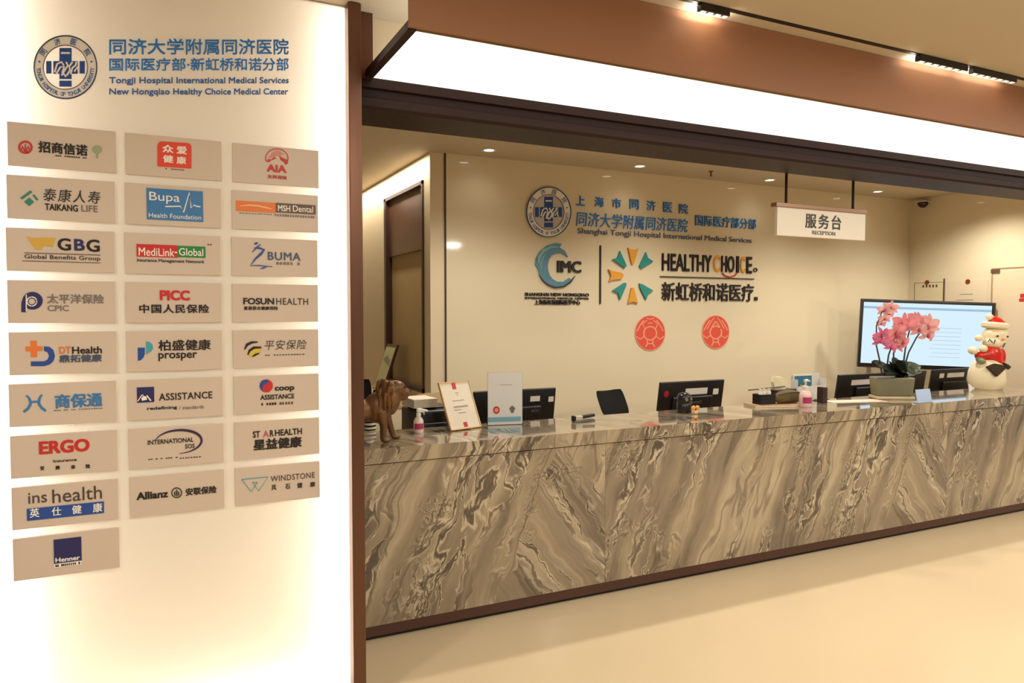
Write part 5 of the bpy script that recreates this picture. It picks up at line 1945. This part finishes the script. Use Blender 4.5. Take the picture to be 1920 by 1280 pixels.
# --- blue note block
q0, q1 = spot(1721, 756.5), spot(1748, 754)
yaw = math.atan2(q1.y - q0.y, q1.x - q0.x)
t = thing('card_stand', 'small pale blue card on a clear stand right of the orchid tray', 'card', ((q0.x + q1.x) / 2, (q0.y + q1.y) / 2, ZT), yaw)
wc = (q1 - q0).length
b = new_bm()
boxb(b, -wc / 2, wc / 2, 0, 0.003, 0.004, 0.108)
b.transform(Matrix.Rotation(math.radians(-12), 4, 'X'))
obj('card', b, mat('pale_blue_card', (172, 196, 232), 0.4), t)
b = new_bm()
boxb(b, -wc / 2 - 0.003, wc / 2 + 0.003, -0.006, 0.04, 0, 0.004)
obj('stand', b, mat('grey_stand', (150, 140, 120), 0.3), t)

# --- folded white card at the snowman's foot
q0 = spot(1823, 735)
b = new_bm()
va = [b.verts.new(p_) for p_ in ((-0.02, 0, 0), (0.05, 0, 0.03), (-0.02, 0.01, 0.075), (-0.02, 0.006, 0), (0.05, 0.006, 0.03), (-0.02, 0.016, 0.075))]
for f in ((0, 1, 2), (5, 4, 3), (0, 3, 4, 1), (1, 4, 5, 2), (2, 5, 3, 0)):
    b.faces.new([va[i] for i in f])
o = tag(obj('paper_tag', b, mat('cool_white_sheet', (228, 228, 226), 0.5)), 'small folded white paper tag at the foot of the snowman', 'paper tag')
o.location = (q0.x, q0.y + 0.01, ZT)

# --- snowman
q0 = spot(1849, 729)
sn = thing('snowman', 'white ceramic snowman figure in a red hat and red coat', 'figurine', (q0.x, q0.y, ZT), math.radians(-30))
sc = 0.687 / 145.0      # metres per pixel at this spot
M_SNOW = mat('cream_ceramic_white', (238, 224, 190), 0.3, noise=0.03, scale=6)
M_SRED = mat('glossy_red_coat', (206, 36, 24), 0.25, noise=0.12, scale=9)
M_MITT = mat('dark_olive_glaze', (62, 50, 32), 0.35)
P = lambda px, py: ((px - 1853) * sc, (733 - py) * sc)


def E3(bm_, px, py, y, rx, ry, rz, rot=None):
    x, z = P(px, py)
    ell(bm_, (x, y * sc, z), (rx * sc, ry * sc, rz * sc), rot)


b = new_bm()
lathe(b, [(0.0, 0.0), (26 * sc, 0.0), (30 * sc, 5 * sc), (33 * sc, 18 * sc), (31 * sc, 34 * sc), (26 * sc, 48 * sc), (19 * sc, 57 * sc), (0.0, 62 * sc)], (P(1853, 733)[0], 0, 0), 32)
obj('base_ball', b, M_SNOW, sn, smooth=True)
blob('torso', [lambda m_: E3(m_, 1853, 672, 0, 20, 17, 22), lambda m_: E3(m_, 1860, 690, 0, 19, 16, 14)], M_SNOW, sn, 0.012, 5)
blob('head', [lambda m_: E3(m_, 1867, 629, 0, 23, 20, 18), lambda m_: E3(m_, 1862, 643, -5, 21, 16, 11)], M_SNOW, sn, 0.011, 5)
blob('coat', [lambda m_: E3(m_, 1858, 668, -6, 20, 15, 21), lambda m_: E3(m_, 1838, 668, -10, 14, 9, 9), lambda m_: E3(m_, 1878, 670, -3, 7, 10, 17), lambda m_: E3(m_, 1862, 680, -10, 15, 10, 10)], M_SRED, sn, 0.011, 5)
b = new_bm()
E3(b, 1819, 658, -14, 9, 8, 7.5, Matrix.Rotation(0.35, 3, 'Y'))
obj('paw', b, M_SNOW, sn, smooth=True)
b = new_bm()
E3(b, 1837, 654, -16, 8, 7, 7)
obj('paw', b, M_SNOW, sn, smooth=True)
b = new_bm()
E3(b, 1833, 634, -8, 7.5, 7, 6.5)
obj('paw', b, M_SNOW, sn, smooth=True)
b = new_bm()
f_ = lambda p_, d: V3((*[0], 0, 0)) if False else V3((P(*p_)[0], d * sc, P(*p_)[1]))
plane_prism(b, [(1832, 688), (1848, 681), (1864, 684), (1869, 690), (1852, 707)], f_, -37, -30)
plane_prism(b, [(1876, 680), (1884, 686), (1891, 688), (1885, 695), (1878, 686)], f_, -16, -8)
bmesh.ops.bevel(b, geom=b.edges[:], offset=1.5 * sc, segments=2, affect='EDGES')
obj('scarf_end', b, M_MITT, sn, smooth=True)
b = new_bm()
E3(b, 1833, 677, -16, 10, 7, 6, Matrix.Rotation(0.5, 3, 'Y'))
obj('mitten', b, mat('sage_glaze', (140, 148, 116), 0.35), sn, smooth=True)
b = new_bm()
E3(b, 1853, 685, -31, 2.6, 2.2, 2.6)
obj('button', b, M_WHITE, sn, smooth=True)
b = new_bm()
x, z = P(1866, 613)
lathe(b, [(20 * sc, -3 * sc), (23.5 * sc, 0), (23.5 * sc, 6 * sc), (19 * sc, 9 * sc), (13 * sc, 9 * sc)], (x, 0, z), 28)
b.transform(Matrix.Translation((x, 0, z)) @ Matrix.Rotation(0.1, 4, 'Y') @ Matrix.Translation((-x, 0, -z)))
obj('hat_brim', b, M_SNOW, sn, smooth=True)
b = new_bm()
tube(b, [(x, 0, z + 4 * sc), (x - 2 * sc, 0, z + 10 * sc), (x - 6 * sc, 0, z + 14.5 * sc), (x - 10 * sc, 0, z + 16.5 * sc)], [18 * sc, 14 * sc, 9 * sc, 4 * sc], 20)
obj('hat', b, M_SRED, sn, smooth=True)
b = new_bm()
E3(b, 1856, 594, 0, 7, 7, 6.5)
obj('pompom', b, M_SNOW, sn, smooth=True)
b = new_bm()
E3(b, 1881, 631, -15, 2.6, 2, 1.8)
E3(b, 1861, 630, -19, 2.2, 2, 2.0)
obj('eyes', b, M_MITT, sn, smooth=True)
b = new_bm()
for pts in (((1844, 641), (1846, 636), (1852, 642)), ((1857, 637), (1854, 645)), ((1875, 643), (1871, 652))):
    tube(b, [(P(*p_)[0], -19 * sc, P(*p_)[1]) for p_ in pts], 1.0 * sc, 6)
obj('mouth_lines', b, M_MITT, sn, smooth=True)
b = new_bm()
x, z = P(1870, 636)
tube(b, [(x, -17 * sc, z), (x + 1.5 * sc, -24 * sc, z - 0.5 * sc)], [2.6 * sc, 1.2 * sc], 10)
obj('nose', b, mat('orange_glaze', (222, 150, 96), 0.35), sn, smooth=True)
